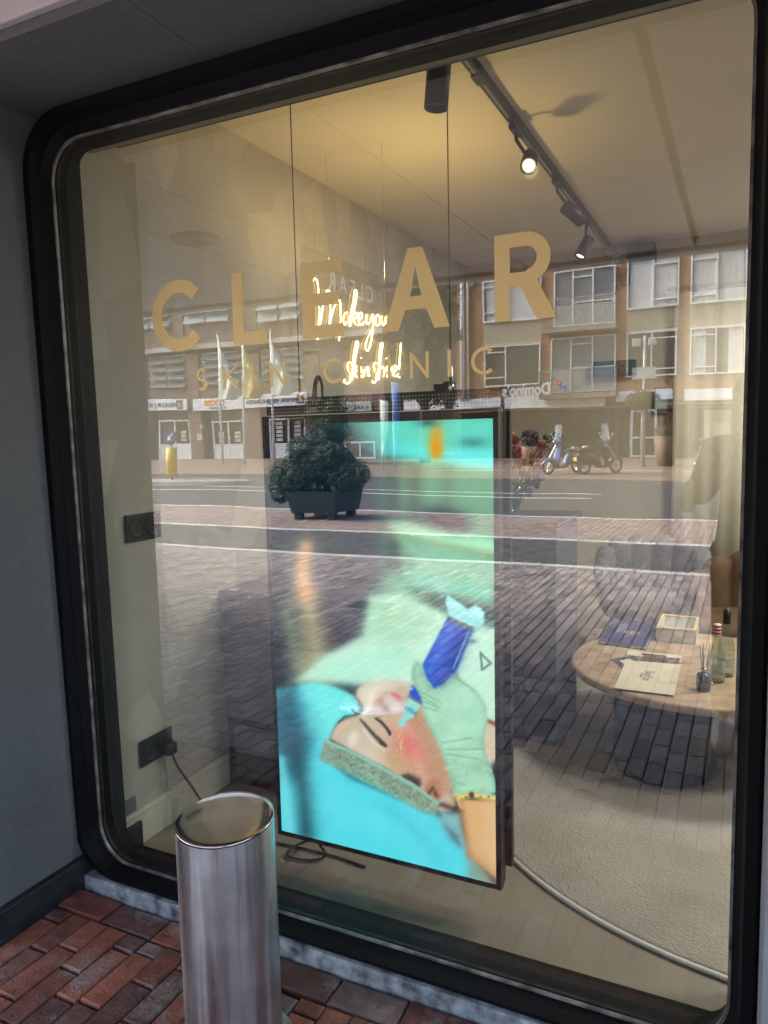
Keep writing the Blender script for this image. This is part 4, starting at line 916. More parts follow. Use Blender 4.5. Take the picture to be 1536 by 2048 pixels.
for x in (1230, 1320, 1370): ell(540+x/3.135, 1180+1298/3.134, 2, 2, (120,90,40), 1)
stroke(K((1130,1250),(1165,1340),(1200,1390)), 5, 8, (150,96,70), 5, .5)
# vial
poly(K((1118,165),(1275,238),(1170,500),(1078,590),(1030,618),(985,560),(955,470)), (24,78,196), 2)
poly(K((1210,215),(1275,240),(1160,520),(1078,590)), (14,46,140), 10, .8); poly(K((1140,190),(1165,200),(1010,520),(980,510)), (70,130,235), 8, .8); stroke(K((1250,250),(1150,490)), 3, 3, (150,215,215), 1.5, .8)
poly(K((1122,160),(1278,232),(1268,262),(1112,190)), (90,100,90), 3, .9)
poly(K((1115,30),(1180,75),(1240,120),(1290,92),(1345,140),(1340,210),(1300,236),(1210,200),(1120,160),(1112,110),(1098,75)), (176,240,240), 2); stroke(K((1120,110),(1220,160),(1300,200)), 8, 16, (130,214,220), 8, .7)
for _ in range(12): x, y = rp.uniform(1240, 1340), rp.uniform(110, 220); stroke(K((x,y),(x+14,y+8)), 1.4, 1.4, (220,252,252), 1.2)
poly(K((885,598),(905,600),(950,680),(952,715),(880,680),(874,640)), (22,74,200), 2, 1, 1); ell(823, 1377, 2.4, 3.4, (190,220,255), 1.6, 30); stroke(K((874,668),(945,712)), 5, 5, (110,110,120), 2)
poly(K((868,676),(944,722),(900,800),(860,815),(835,860),(800,848),(810,815),(835,790),(840,735)), (150,222,222), 2)
for i in range(5): ell(540+(852+i*15)/3.135, 1180+(738+i*9)/3.134, 1.3, 3.2, (30,90,120), 1.2, 30)
IMG = np.clip(IMG, 0, 255)/255; LIN = np.where(IMG <= .04045, IMG/12.92, ((IMG+.055)/1.055)**2.4)
verts = np.stack([GX, np.full_like(GX, TY), GZ], -1).reshape(-1, 3)-np.array((-1.05, TY, .85))
idx = np.arange(NXP*NZP).reshape(NZP, NXP); faces = np.stack([idx[:-1,:-1], idx[:-1,1:], idx[1:,1:], idx[1:,:-1]], -1).reshape(-1, 4)
me = bpy.data.meshes.new('screen_panel'); me.vertices.add(len(verts)); me.vertices.foreach_set('co', verts.ravel())
me.loops.add(faces.size); me.loops.foreach_set('vertex_index', faces.ravel()); me.polygons.add(len(faces)); me.polygons.foreach_set('loop_start', np.arange(0, faces.size, 4)); me.polygons.foreach_set('loop_total', np.full(len(faces), 4)); me.update(calc_edges=True)
a = me.color_attributes.new('Col', 'FLOAT_COLOR', 'POINT'); a.data.foreach_set('color', np.concatenate([LIN.reshape(-1, 3), np.ones((len(verts), 1))], 1).astype(np.float32).ravel())
m = bpy.data.materials.new('screen_picture'); m.use_nodes = True; n = m.node_tree.nodes; n.remove(n['Principled BSDF']); e_ = n.new('ShaderNodeEmission'); at_ = n.new('ShaderNodeAttribute'); at_.attribute_name = 'Col'
m.node_tree.links.new(at_.outputs['Color'], e_.inputs[0]); e_.inputs[1].default_value = 1.35*EK; m.node_tree.links.new(e_.outputs[0], n['Material Output'].inputs[0])
o = meobj('screen_panel', me, m); o.parent = scr; o['_loc'] = (-1.05, TY, .85)
# ================================================================== the street
def Rm(deg): return Matrix.Rotation(R(deg), 4, 'Z')
class Fac:                       # a facade plane y = -D facing us; boxes given by where their edges are seen in the glass
    def __init__(s, D): s.D = D
    def x(s, px, py=800): return at(px, py, s.D).x
    def z(s, px, py): return at(px, py, s.D).z
    def rect(s, x0, y0, x1, y1):
        cx, cy = (x0+x1)/2, (y0+y1)/2; return s.x(x0, cy), s.x(x1, cy), s.z(cx, y1), s.z(cx, y0)
    def box(s, mb, x0, y0, x1, y1, f, b):  # f = how far it stands proud (towards us), b = how deep it goes
        a = s.rect(x0, y0, x1, y1); mb.box(a[0], a[1], -s.D+f, -s.D-b, a[2], a[3]); return a
def window(F, par, a, cols, f=0.0, fr=.07, depth=.14, glass=None, name='window', rec=.12, mfr=None, curtain=0, panel=None):
    # a = (x0,x1,z0,z1); cols = list of (u0,u1,[v breaks])
    x0, x1, z0, z1 = a; Y = -F.D+f; W = x1-x0; H = z1-z0; mf = MB()
    mf.box(x0, x1, Y-depth, Y, z0, z0+fr); mf.box(x0, x1, Y-depth, Y, z1-fr, z1); mf.box(x0, x0+fr, Y-depth, Y, z0+fr, z1-fr); mf.box(x1-fr, x1, Y-depth, Y, z0+fr, z1-fr)
    for u0, u1, vs in cols:
        if u0 > 0: mf.box(x0+u0*W-fr/2, x0+u0*W+fr/2, Y-depth+.01, Y-.004, z0+fr, z1-fr)
        for v in vs: mf.box(x0+u0*W+fr/2, x0+u1*W-fr/2, Y-depth+.01, Y-.008, z0+v*H-fr*.4, z0+v*H+fr*.4)
    o = mf.build(name, mfr or MT['whitew'], par)
    MB().box(x0+fr, x1-fr, Y-rec-.02, Y-rec, z0+fr, z1-fr).build('pane', glass or MT['dglass'], o)
    if curtain:
        cu = MB(); n = 24
        for (c0, c1) in ([(.06, .94)] if curtain == 1 else [(.05, .3), (.7, .95)]):
            xa, xb = x0+c0*W, x0+c1*W; vs = []
            for i in range(n+1): x = xa+(xb-xa)*i/n; vs += [(x, Y-rec+.008+.006*math.sin(i*2.3), z0+fr), (x, Y-rec+.008+.006*math.sin(i*2.3), z1-fr)]
            cu.add(vs, [(2*i, 2*i+2, 2*i+3, 2*i+1) for i in range(n)])
        cu.build('curtain', MT['curtain'], o)
    if panel:
        u0, u1, v0, v1 = panel; MB().box(x0+u0*W, x0+u1*W, Y-rec+.02, Y-.03, z0+v0*H, z0+v1*H).build('panel', MT['white'] if F.D > 37.8 else M_BP, o)
    return o
M_BP = mat('balcony_panel_grey', (.36,.37,.37), .5, noise=.05)
M_SASH = mat('sash_grey_white', (.34,.36,.38), .6, noise=.1)
M_LV = mat('louvre_glass_dark', (.05,.055,.06), .45, spec=.25, noise=.2)
M_LU = mat('louvre_glass_pale', (.26,.31,.35), .5, spec=.3, noise=.1)
def txt(par, s, F, xr, z, size, m, f=.0, align='LEFT', bold=0, name='lettering', xs=1):
    # reads towards -x for someone looking at the facade; xr = its starting (right-hand in the glass) edge
    return meobj(name, text_mesh(s, size, frame_m((xr, -F.D+f, z), (-1,0,0), (0,0,1)), .01, bold=bold, align=align, xs=xs), m, par)
BR2 = brickmat('orange_brick', (.44,.20,.095), (.34,.155,.07), (.22,.17,.13), 1, .30, .10, 'XZ', .012, .15)
BR1 = brickmat('grey_brown_brick', (.27,.16,.125), (.19,.115,.09), (.22,.18,.155), 1, .42, .16, 'XZ', .02, .2)
# ---------------------------------------------------------------- right building (pizza shop below flats)
F = Fac(37.5)
b2 = thing('apartment_building', 'orange brick flats with balconies over a pizza shop, seen in the glass', 'building', (-5, -37.5, 0))
w_ = MB(); xl = F.x(914, 750); xr = 14.0
w_.box(xl, xr, -F.D-8, -F.D, F.z(1100, 806)-.35, 14.5)
w_.build('wall', BR2, b2)
zs = F.z(1100, 815)
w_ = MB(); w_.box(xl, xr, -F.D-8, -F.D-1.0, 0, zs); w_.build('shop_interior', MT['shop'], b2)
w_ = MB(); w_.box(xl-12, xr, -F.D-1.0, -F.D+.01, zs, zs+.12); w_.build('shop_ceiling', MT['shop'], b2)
for px in (916, 1003, 1222, 1232, 1352, 1470): 
    x = F.x(px, 860); MB().box(x-.22, x+.22, -F.D-.4, -F.D-.004, .09, zs).build('brick_pier', mat('dark_brown_pier', (.075,.05,.035), .8, noise=.2), b2)
for (a, b, y0, y1) in ((1012, 1120, 826, 922), (1126, 1218, 826, 922), (1238, 1260, 826, 922), (1318, 1346, 824, 920), (1372, 1462, 812, 916)):
    q = F.rect(a, y0, b, y1); window(F, b2, (q[0], q[1], .12, q[3]), [(.5, 1, [.75])], f=-.45, fr=.05, mfr=MT['shop'] if a < 1300 else mat('tan_shop_frame', (.3,.25,.18), .5), name='shop_window')
q = F.rect(1262, 820, 1313, 912); window(F, b2, (q[0], q[1], .12, q[3]), [(.0, 1, [.42]), (.5, 1, [])], f=-.15, fr=.11, name='shop_door')
q = F.rect(1404, 818, 1462, 905); MB().box(q[0], q[1], -F.D-.62, -F.D-.56, q[2], q[3]).build('poster', mat('tan_poster', (.55,.5,.38), .7), b2)
wd = MB()
for (a, b, y0, y1) in ((811, 892, 800, 821), (908, 1000, 797, 816), (1008, 1213, 790, 815), (1234, 1346, 782, 802), (1368, 1463, 779, 801)):
    q = F.rect(a, y0, b, y1); n = max(1, round((q[1]-q[0])/1.6))
    for i in range(n): wd.box(q[0]+(q[1]-q[0])*i/n+.012, q[0]+(q[1]-q[0])*(i+1)/n-.012, -F.D+.02, -F.D+.12, q[2], q[3])
wd.build('fascia_panel', mat('white_fascia', (.85,.88,.92), .35, noise=.03), b2)
def beige(y0, y1, x0, x1):
    q = F.rect(x0, y0, x1, y1); s = MB(); n = 8
    for i in range(n): s.box(q[0], q[1], -F.D+.01, -F.D+.05, q[2]+(q[3]-q[2])*i/n+.02, q[2]+(q[3]-q[2])*(i+1)/n-.02)
    s.box(q[0], q[1], -F.D+.003, -F.D+.012, q[2], q[3]); s.build('cladding', mat('beige_boarding', (.5,.44,.34), .7, noise=.06), b2)
beige(642, 689, 966, 1083); beige(614, 663, 1254, 1357); beige(603, 654, 1380, 1494); beige(500, 516, 1254, 1358)
SG = MT['skyglass']
L1 = [(0, .38, [.22, .84]), (.38, 1, [])]; L2 = [(0, .5, []), (.5, 1, [.16, .84])]
window(F, b2, F.rect(966, 556, 1083, 643), L1, .17, glass=SG, curtain=1); window(F, b2, F.rect(967, 690, 1082, 772), L1, .17)
window(F, b2, F.rect(1255, 515, 1358, 615), L2, .17, glass=SG, curtain=1); window(F, b2, F.rect(1254, 663, 1354, 755), L2, .17)
window(F, b2, F.rect(1382, 500, 1494, 604), [(0, .48, [.16, .84]), (.48, 1, [])], .17, glass=SG, curtain=1); window(F, b2, F.rect(1380, 654, 1488, 750), [(0, .48, [.16, .84]), (.48, 1, [])], .17, curtain=2)
for (a, y0, b, y1, by0, by1) in ((1109, 538, 1233, 650, 598, 654), (1104, 673, 1233, 784, 742, 786)):
    q = F.rect(a, y0, b, y1); o = window(F, b2, q, [(.33, .66, [.42, .86]), (.66, 1, [.42])], .17, glass=SG, name='balcony_window', panel=(.03, .97, .03, .38))
    rc_ = MB(); rc_.box(q[0]-.1, q[1]+.1, -F.D-.34, -F.D-.0, q[3], q[3]+.08); rc_.build('lintel', MT['shop'], b2)
    r0 = F.rect(a-16, by0, b+6, by1); bl = MB(); bl.box(r0[0], r0[1], -F.D-.3, -F.D+1.0, r0[2]-.28, r0[2]-.05)
    o = bl.build('balcony', mat('balcony_concrete', (.35,.3,.24), .8, noise=.2), b2); rl = MB(); yb = -F.D+.95
    rl.box(r0[0], r0[1], yb-.03, yb+.03, r0[3]-.05, r0[3]); rl.box(r0[0], r0[1], yb-.02, yb+.02, r0[2]+.03, r0[2]+.07)
    for xx in (r0[0]+.03, r0[1]-.03): rl.box(xx-.03, xx+.03, -F.D+.01, yb, r0[3]-.05, r0[3]); rl.box(xx-.03, xx+.03, yb-.03, yb+.03, r0[2]-.05, r0[3])
    n = int((r0[1]-r0[0])/.16)
    for i in range(1, n): xx = r0[0]+(r0[1]-r0[0])*i/n; rl.box(xx-.012, xx+.012, yb-.012, yb+.012, r0[2]+.03, r0[3]-.03)
    rl.build('railing', mat('grey_railing', (.38,.38,.37), .5), o)
dp_ = MB(); 
for px, w0 in ((925, .11), (936, .06)): x = F.x(px, 700); dp_.tube([(x, -F.D+.14, 3.3), (x, -F.D+.14, 14.4)], w0, 8)
dp_.build('drainpipe', MT['whitew'], b2)
lb = MB(); q = F.rect(938, 560, 948, 572); lb.box(q[0], q[1], -F.D, -F.D+.2, q[2], q[3]); lb.build('wall_box', mat('grey_box', (.2,.2,.2), .6), b2)
sgn = F.rect(1004, 769, 1113, 797)
txt(b2, "Domino's", F, sgn[1], sgn[2]+.12, (sgn[3]-sgn[2])*1.12, mat('white_letters', (.95,.95,.95), .4, noise=0), 1.08, bold=.03, xs=(sgn[1]-sgn[0])/(4.32*(sgn[3]-sgn[2])*1.12))
lg = F.rect(1119, 758, 1151, 789); cx, cz = (lg[0]+lg[1])/2, (lg[2]+lg[3])/2; hs = (lg[3]-lg[2])/2*.66
lm = MB(); red = MB(); blu = MB(); dots = MB()
def tilt(px_, pz_): a = R(-45+0); a = R(45); return cx+(px_*math.cos(a)-pz_*math.sin(a)), cz+(px_*math.sin(a)+pz_*math.cos(a))
def tsq(mb, u0, u1, v0, v1, y0, y1):
    c = [tilt(u, v) for u, v in ((u0, v0), (u1, v0), (u1, v1), (u0, v1))]
    mb.add([(x, y0, z) for x, z in c]+[(x, y1, z) for x, z in c], [(0,1,2,3), (4,5,6,7), (0,1,5,4), (1,2,6,5), (2,3,7,6), (3,0,4,7)])
yy = -F.D+.95
# domino tile: in the glass the red half is up-left, the blue half down-right
tsq(lm, -.62*hs, .62*hs, -1.2*hs, 1.2*hs, yy+.15, yy+.2)
tsq(red, -.54*hs, .54*hs, .05*hs, 1.12*hs, yy+.2, yy+.215); tsq(blu, -.54*hs, .54*hs, -1.12*hs, -.05*hs, yy+.2, yy+.215)
def dot(u, v): x, z = tilt(u*hs, v*hs); dots.tube([(x, yy+.215, z), (x, yy+.225, z)], .16*hs, 12)
dot(0, .58); dot(-.25, -.82); dot(.25, -.34)
lo_ = lm.build('logo', MT['white'], b2); red.build('red_tile', mat('logo_red', (.75,.03,.03), .5, noise=0), lo_); blu.build('blue_tile', mat('logo_blue', (.02,.09,.42), .5, noise=0), lo_); dots.build('logo_dot', MT['white'], lo_)
# ---------------------------------------------------------------- left building (estate agent)
F = Fac(38)
b1 = thing('office_building', 'grey brown brick office block with white signs and louvred windows, seen in the glass', 'building', (-28, -38, 0))
xl, xr = F.x(261, 750), F.x(770, 750)
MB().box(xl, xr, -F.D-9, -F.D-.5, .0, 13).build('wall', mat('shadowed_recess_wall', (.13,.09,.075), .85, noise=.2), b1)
def brick(a, b, y0, y1, f=.0, nm='brick_pier', d=.6):
    q = F.rect(a, y0, b, y1); z0 = q[2] if y1 < 915 else 0; MB().box(q[0], q[1], -F.D-d, -F.D+f, z0, q[3]).build(nm, BR1, b1)
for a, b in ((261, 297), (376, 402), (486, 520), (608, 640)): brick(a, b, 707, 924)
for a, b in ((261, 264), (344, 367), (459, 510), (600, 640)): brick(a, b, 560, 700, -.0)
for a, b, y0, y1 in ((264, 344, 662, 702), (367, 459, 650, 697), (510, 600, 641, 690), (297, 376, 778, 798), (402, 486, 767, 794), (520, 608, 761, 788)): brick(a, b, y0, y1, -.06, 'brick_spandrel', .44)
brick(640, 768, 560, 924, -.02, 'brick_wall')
q = F.rect(258, 700, 770, 709); bd = MB(); z0, z1 = F.z(300, 708), F.z(300, 699); bd.box(q[0], q[1], -F.D-.3, -F.D+.3, z0, z1); bd.build('concrete_band', mat('pale_band', (.55,.52,.48), .8, noise=.1), b1)
MB().box(xl-.3, xr, -F.D-.3, -F.D+.3, 12.4, 13.2).build('eaves', mat('eaves_grey', (.3,.28,.26), .7), b1)
def louvre(x0, y0, x1, y1, rows, glass=SG):
    a = F.rect(x0, y0, x1, y1); Y = -F.D-.1; fr = .08; W = a[1]-a[0]; H = a[3]-a[2]; mf = MB()
    mf.box(a[0], a[1], Y-.1, Y, a[2], a[2]+fr*1.4); mf.box(a[0], a[1], Y-.1, Y, a[3]-fr, a[3])
    for u in (0, .5, 1): xx = a[0]+(W-fr)*u; mf.box(xx, xx+fr, Y-.1, Y+.002, a[2]+fr*1.4, a[3]-fr)
    for k in range(1, rows): zz = a[2]+H*k/rows; mf.box(a[0]+fr, a[1]-fr, Y-.09, Y-.006, zz-.03, zz+.03)
    o = mf.build('window', MT['whitew'], b1); pn_ = MB(); fr2 = MB()
    for c in (0, .5):
        for k in range(rows):
            zz = a[2]+H*(k+.5)/rows; M = Matrix.Translation((a[0]+W*(c+.25), Y+.12, zz)) @ Matrix.Rotation(R(26), 4, 'X')
            hh = H/rows/2-.05; ww = W*.25-.1
            pn_.box(-ww, ww, -.012, .012, -hh, hh, M)
            fr2.box(-ww-.03, ww+.03, -.018, .02, -hh-.03, -hh, M); fr2.box(-ww-.03, ww+.03, -.018, .02, hh, hh+.02, M); fr2.box(-ww-.03, -ww, -.018, .02, -hh, hh, M); fr2.box(ww, ww+.03, -.018, .02, -hh, hh, M)
            fr2.bar((a[0]+W*(c+(0.06 if c == 0 else .44)), Y, zz), (a[0]+W*(c+(.06 if c == 0 else .44)), Y+.35, zz-.12), .03)
    pn_.build('pane', M_LV if rows > 2 else M_LU, o); fr2.build('sash', M_SASH, o)
    MB().box(a[0]+.02, a[1]-.02, Y-.3, Y-.11, a[2], a[3]).build('dark_room', mat('room_dark', (.08,.07,.06), .6, noise=.3, nscale=2), o)
louvre(260, 623, 344, 661, 2); louvre(368, 609, 459, 649, 2); louvre(511, 595, 600, 641, 2)
louvre(299, 711, 374, 776, 4, MT['dglass']); louvre(404, 703, 484, 766, 4, MT['dglass']); louvre(521, 696, 607, 760, 4, MT['dglass'])
for (a, b, y0, mid) in ((312, 375, 841, .5), (421, 487, 840, .5), (535, 606, 836, .52)):
    q = F.rect(a, y0, b, 924); window(F, b1, (q[0], q[1], .1, q[3]), [(mid, 1, [.37]), (0, mid, [.37])], -.25, fr=.10, name='shop_door' if a == 421 else 'shop_window', panel=(.03, .97, .02, .36))
    W = q[1]-q[0]; H = q[3]-.1; ps = MB(); rr_ = random.Random(a)
    for c in (.25, .76):
        for k in range(5 if rr_.random() < .6 else 3): ps.box(q[0]+W*(c-.09), q[0]+W*(c+.09), -F.D-.345, -F.D-.335, .1+H*(.44+.1*k), .1+H*(.44+.1*k+.075))
    ps.build('poster', mat('window_cards', (.6,.55,.45), .6, noise=.5, nscale=3), b1)
    hd = F.rect(a, y0-24, b, y0-1); MB().box(hd[0]-.1, hd[1]+.1, -F.D-.5, -F.D-.28, hd[2], hd[3]).build('door_header', mat('brown_header', (.12,.09,.07), .7), b1)
wm = mat('sign_white', (.85,.87,.9), .35, noise=.02); dk = mat('sign_dark_text', (.08,.09,.12), .5, noise=0); og = mat('sign_orange', (.75,.33,.04), .5, noise=0)
def sign(x0, y0, x1, y1, pieces):
    a = F.rect(x0, y0, x1, y1); o = MB().box(a[0], a[1], -F.D+.02, -F.D+.16, a[2], a[3]).build('sign_board', wm, b1, bevel=.02); H = a[3]-a[2]
    for s, px, v, sz, m_, bd_ in pieces: txt(o, s, F, F.x(px, 805), a[2]+v*H, sz*H, m_, .165, bold=bd_)
    return a, o
a, o = sign(283, 799, 378, 822, [('VERHUUR | VERKOOP', 355, .30, .50, dk, .012)])
def icon(o, px, a):
    x = F.x(px, 805); H = a[3]-a[2]; z = (a[2]+a[3])/2; MB().box(x-.28, x+.28, -F.D+.165, -F.D+.18, z-.3, z+.3).build('logo', dk, o)
    fl = MB(); fl.add([(x+u*.2, -F.D+.185, z+v*.22) for u, v in ((0,1), (.7,.2), (.7,-.8), (-.7,-.8), (-.7,.2))]+[(x+u*.2, -F.D+.182, z+v*.22) for u, v in ((0,1), (.7,.2), (.7,-.8), (-.7,-.8), (-.7,.2))], [(0,1,2,3,4), (5,6,7,8,9)]+[(i, (i+1) % 5, 5+(i+1) % 5, 5+i) for i in range(5)]); fl.build('logo', og, o)
icon(o, 362, a)
a, o = sign(390, 791, 613, 816, [('BEHEER VERENIGINGEN', 594, .3, .44, dk, .010), ('COOPS', 452, .42, .60, og, .03), ('VLAARDINGEN', 455, .12, .25, dk, .004)]); icon(o, 601, a)
a = F.rect(655, 806, 745, 826); o = MB().box(a[0], a[1], -F.D+.02, -F.D+.16, a[2], a[3]).build('sign_board', mat('pale_sign', (.6,.6,.58), .4), b1, bevel=.02); txt(o, 'KANTOOR', F, a[1]-.2, a[2]+.12, .4, dk, .165)
q = F.rect(690, 884, 750, 924); window(F, b1, (q[0], q[1], .1, q[3]), [(.5, 1, [])], -.0, fr=.1, name='shop_window', glass=MT['curtain'])
bx_ = MB(); 
for r_ in ((396, 868, 406, 882), (402, 850, 408, 857)): q = F.rect(*r_); bx_.box(q[0], q[1], -F.D, -F.D+.15, q[2], q[3])
bx_.build('wall_box', MT['kerb'], b1)
nb = thing('white_building', 'sliver of white building at the left edge of the reflection', 'building', (F.x(240), -50, 0))
MB().box(at(160, 800, 55).x, at(262, 800, 55).x-.2, -62, -55, 0, 9.2).build('wall', MT['white'], nb); MB().box(at(160, 800, 55).x-.2, at(262, 800, 55).x, -62.2, -54.8, 9.2, 9.6).build('roof', mat('roof_grey', (.2,.2,.2), .8), nb)
bg_ = thing('brick_building', 'dark brick building between the office and the flats, mostly behind a tree', 'building', (-20, -52, 0))
xa, xb = at(745, 750, 52).x, at(935, 750, 52).x
MB().box(xa-2, xb+3, -60, -52, 0, 17).build('wall', mat('dark_brick_wall', (.16,.10,.075), .85, noise=.2), bg_)
MB().box(xa-2.3, xb+3.3, -60.3, -51.7, 17, 17.5).build('roof', mat('roof_dark', (.05,.05,.05), .8), bg_)
for px, py in ((790, 620), (790, 700), (850, 690)):
    a = at(px, py, 52); window(Fac(52), bg_, (a.x-.9, a.x+.9, a.z-1, a.z+1), [(.5, 1, [])], .05)
# ---------------------------------------------------------------- flags
def flagpole(pb, pt, D, lab, cloth):
    p0 = farg(*pb); p0 = Vector((at(pb[0], pb[1], D).x, -D, .1)); top = far(pt[0], pt[1], D); top.x = p0.x+(top.x-p0.x)*.3
    t = thing('flagpole', lab, 'flagpole', tuple(p0), 'white flagpoles before the office'); MB().tube([p0, Vector((p0.x, -D, top.z))], [.07, .045], 10).build('pole', MT['whitew'], t); MB().ball((p0.x, -D, top.z+.05), .07).build('finial', MT['kerb'], t)
    z = top.z-.15; H = 3.1; b = MB(); nu, nv = 10, 26; vs = []
    for j in range(nv+1):
        v = j/nv; wdt = .3+.8*min(1, v*2.2)*(1-.18*max(0, v-.8)*5)
        for i in range(nu+1):
            u = i/nu; vs.append((p0.x+.06+u*wdt, -D+.25*u*math.sin(u*7+v*5)+.05, z-v*H-u*.9*(1-v)*1.6))
    b.add(vs, [(j*(nu+1)+i, j*(nu+1)+i+1, (j+1)*(nu+1)+i+1, (j+1)*(nu+1)+i) for j in range(nv) for i in range(nu)], True)
    o = b.build('flag', cloth, t); s_ = o.modifiers.new('thick', 'SOLIDIFY'); s_.thickness = .01; return t
wf = mat('pale_green_flag', (.62,.68,.62), .8, noise=.12, nscale=1.2); yf = mat('yellow_flag', (.6,.5,.2), .8, noise=.15, nscale=1.2)
flagpole((446, 935), (432, 671), 29.3, 'white flagpole with a pale green flag, nearest the traffic sign', wf)
t = flagpole((492, 935), (478, 668), 29.3, 'white flagpole with a yellow flag in the middle of the row', yf)
flagpole((549, 933), (536, 660), 29.3, 'white flagpole with a pale green flag, right of the yellow one', wf)
def feather(px, pyt, pyb, D, lab, m1):
    p0 = Vector((at(px, pyb, D).x, -D, .1)); zt = at(px, pyt, D).z; t = thing('beach_flag', lab, 'flag', tuple(p0)); MB().tube([p0, (p0.x, -D, zt)], [.03, .015], 8).build('pole', MT['whitew'], t)
    b = MB(); vs = []; n = 16; H = (zt-.8)
    for i in range(n+1): v = i/n; w2 = (.32+.06*math.sin(v*5))*(1-v*.75); z = zt-v*H; vs += [(p0.x-.02, -D, z), (p0.x+w2+.05, -D+.08*math.sin(v*8), z-.1)]
    b.add(vs, [(2*i, 2*i+1, 2*i+3, 2*i+2) for i in range(n)], True); o = b.build('flag', m1, t); s_ = o.modifiers.new('thick', 'SOLIDIFY'); s_.thickness = .01
feather(789, 762, 935, 24, 'narrow blue and white beach flag behind the big planter', mat('blue_flag', (.06,.17,.45), .7, noise=.3, nscale=2)); feather(764, 800, 935, 24, 'narrow white beach flag left of the blue one', wf)
# ---------------------------------------------------------------- keep-left sign
p = Vector((-17.6, -17.97, .12)); p = Vector((at(345, 965, 17.7).x, -17.7, .12))
t = thing('keep_left_sign', 'round blue keep left sign above a yellow post on the traffic island', 'traffic sign', tuple(p))
zz = lambda py: at(345, py, 17.7).z
MB().tube([p, (p.x, p.y, zz(860))], .035, 10).build('post', mat('grey_post', (.3,.3,.3), .5), t); MB().lathe([(.0, 0), (.16, 0), (.16, zz(897)-zz(951)), (0, zz(897)-zz(951))], (p.x, p.y, zz(951)), 24).build('yellow_column', mat('yellow_plastic', (.85,.5,.01), .5, noise=.08), t)
cz_ = zz(876); rsg = (zz(861)-zz(892))/2; MB().tube([(p.x, p.y+.03, cz_), (p.x, p.y+.06, cz_)], rsg, 32).build('sign_plate', mat('sign_blue', (.03,.05,.16), .4), t); 
bpm = MB(); A = Matrix.Translation((p.x, p.y+.065, cz_)) @ Matrix.Rotation(R(45), 4, 'Y')
def ar(u, v, y): return A @ Vector((u*rsg, y, v*rsg))
shp = [(-.1, .7), (.1, .7), (.1, -.05), (.38, -.05), (0, -.6), (-.38, -.05), (-.1, -.05)]
A = Matrix.Translation((p.x, p.y+.065, cz_)) @ Matrix.Rotation(R(45), 4, 'Y')
bpm.add([ar(u, v, 0) for u, v in shp]+[ar(u, v, .006) for u, v in shp], [tuple(range(7)), tuple(range(7, 14))]+[(i, (i+1) % 7, 7+(i+1) % 7, 7+i) for i in range(7)]); bpm.build('arrow', MT['white'], t)
# ---------------------------------------------------------------- foliage
def leaves(mb, c, r, n, sz, rnd, flat_=.5, shell=.55):
    c = Vector(c)
    for _ in range(n):
        d = Vector((rnd.gauss(0,1), rnd.gauss(0,1), rnd.gauss(0,1))).normalized(); p = c+Vector((d.x*r[0], d.y*r[1], d.z*r[2]))*(rnd.uniform(shell, 1)**.6)
        nr = (d+Vector((rnd.uniform(-.7,.7), rnd.uniform(-.7,.7), rnd.uniform(0,.9)))).normalized(); u = nr.orthogonal().normalized(); a = rnd.uniform(0, 6.28); v = nr.cross(u); u, v = u*math.cos(a)+v*math.sin(a), v*math.cos(a)-u*math.sin(a)
        s = sz*rnd.uniform(.6, 1.3); mb.add([p-u*s, p-v*s*flat_*.6+nr*s*.1, p+u*s-nr*s*.15, p+v*s*flat_*.6+nr*s*.1], [(0,1,2,3)])
D = 10.1; pl = Vector((at(650, 1030, D).x, -D, 0)); rnd = random.Random(11)
t = thing('planter', 'dark green wooden planter holding a big leafy bush with pale flower heads', 'planter', tuple(pl))
hw_ = .50; bx_ = MB(); zt_ = .5
gm_ = mat('dark_green_boards', (.018,.04,.038), .6, noise=.15, nscale=8)
bx_.add([(pl.x+sx*hw_*k, pl.y+sy*hw_*k, z) for z, k in ((.12, .92), (zt_, 1.06), (zt_, .94), (.44, .92)) for sx, sy in ((-1,-1), (1,-1), (1,1), (-1,1))], [(0,1,2,3)]+[(k+i, k+(i+1) % 4, k+4+(i+1) % 4, k+4+i) for k in (0, 4, 8) for i in range(4)]+[(12,13,14,15)])
for z in (.27, .42):
    for s_ in (-1, 1): bx_.box(pl.x-hw_*1.0, pl.x+hw_*1.0, pl.y+s_*hw_*(1.0)-.0, pl.y+s_*hw_*1.0+.004*s_, z-.006, z+.006)
bx_.build('box', gm_, t)
for sx, sy in ((-.7,-.7), (.7,-.7), (.7,.7), (-.7,.7)): MB().box(pl.x+sx*hw_-.07, pl.x+sx*hw_+.07, pl.y+sy*hw_-.07, pl.y+sy*hw_+.07, 0, .135).build('foot', gm_, t)
lf_ = MB(); cl_ = [((0,0,1.0),(.62,.6,.42),2600), ((-.55,.2,.78),(.45,.45,.38),1300), ((.55,.1,.80),(.42,.42,.33),1200), ((-.25,.3,1.25),(.32,.32,.28),700), ((.1,-.1,1.5),(.22,.22,.42),900), ((.15,-.1,1.95),(.13,.13,.28),350), ((-.85,.2,.55),(.22,.25,.3),450), ((.3,.3,1.15),(.3,.3,.25),600)]
for c, r_, n_ in cl_: leaves(lf_, pl+Vector(c), r_, n_, .055, rnd)
bush = lf_.build('bush', MT['leaf'], t)
fh = MB()
for _ in range(16):
    c = pl+Vector((rnd.uniform(-.4,.4), rnd.uniform(.2,.6), 1.15+rnd.uniform(-.15,.32)))
    for _ in range(26): q_ = c+Vector((rnd.uniform(-.06,.06), rnd.uniform(-.06,.06), rnd.uniform(-.015,.02))); s_ = .011; fh.add([q_+Vector((-s_,0,0)), q_+Vector((0,-s_,.005)), q_+Vector((s_,0,0)), q_+Vector((0,s_,.005))], [(0,1,2,3)])
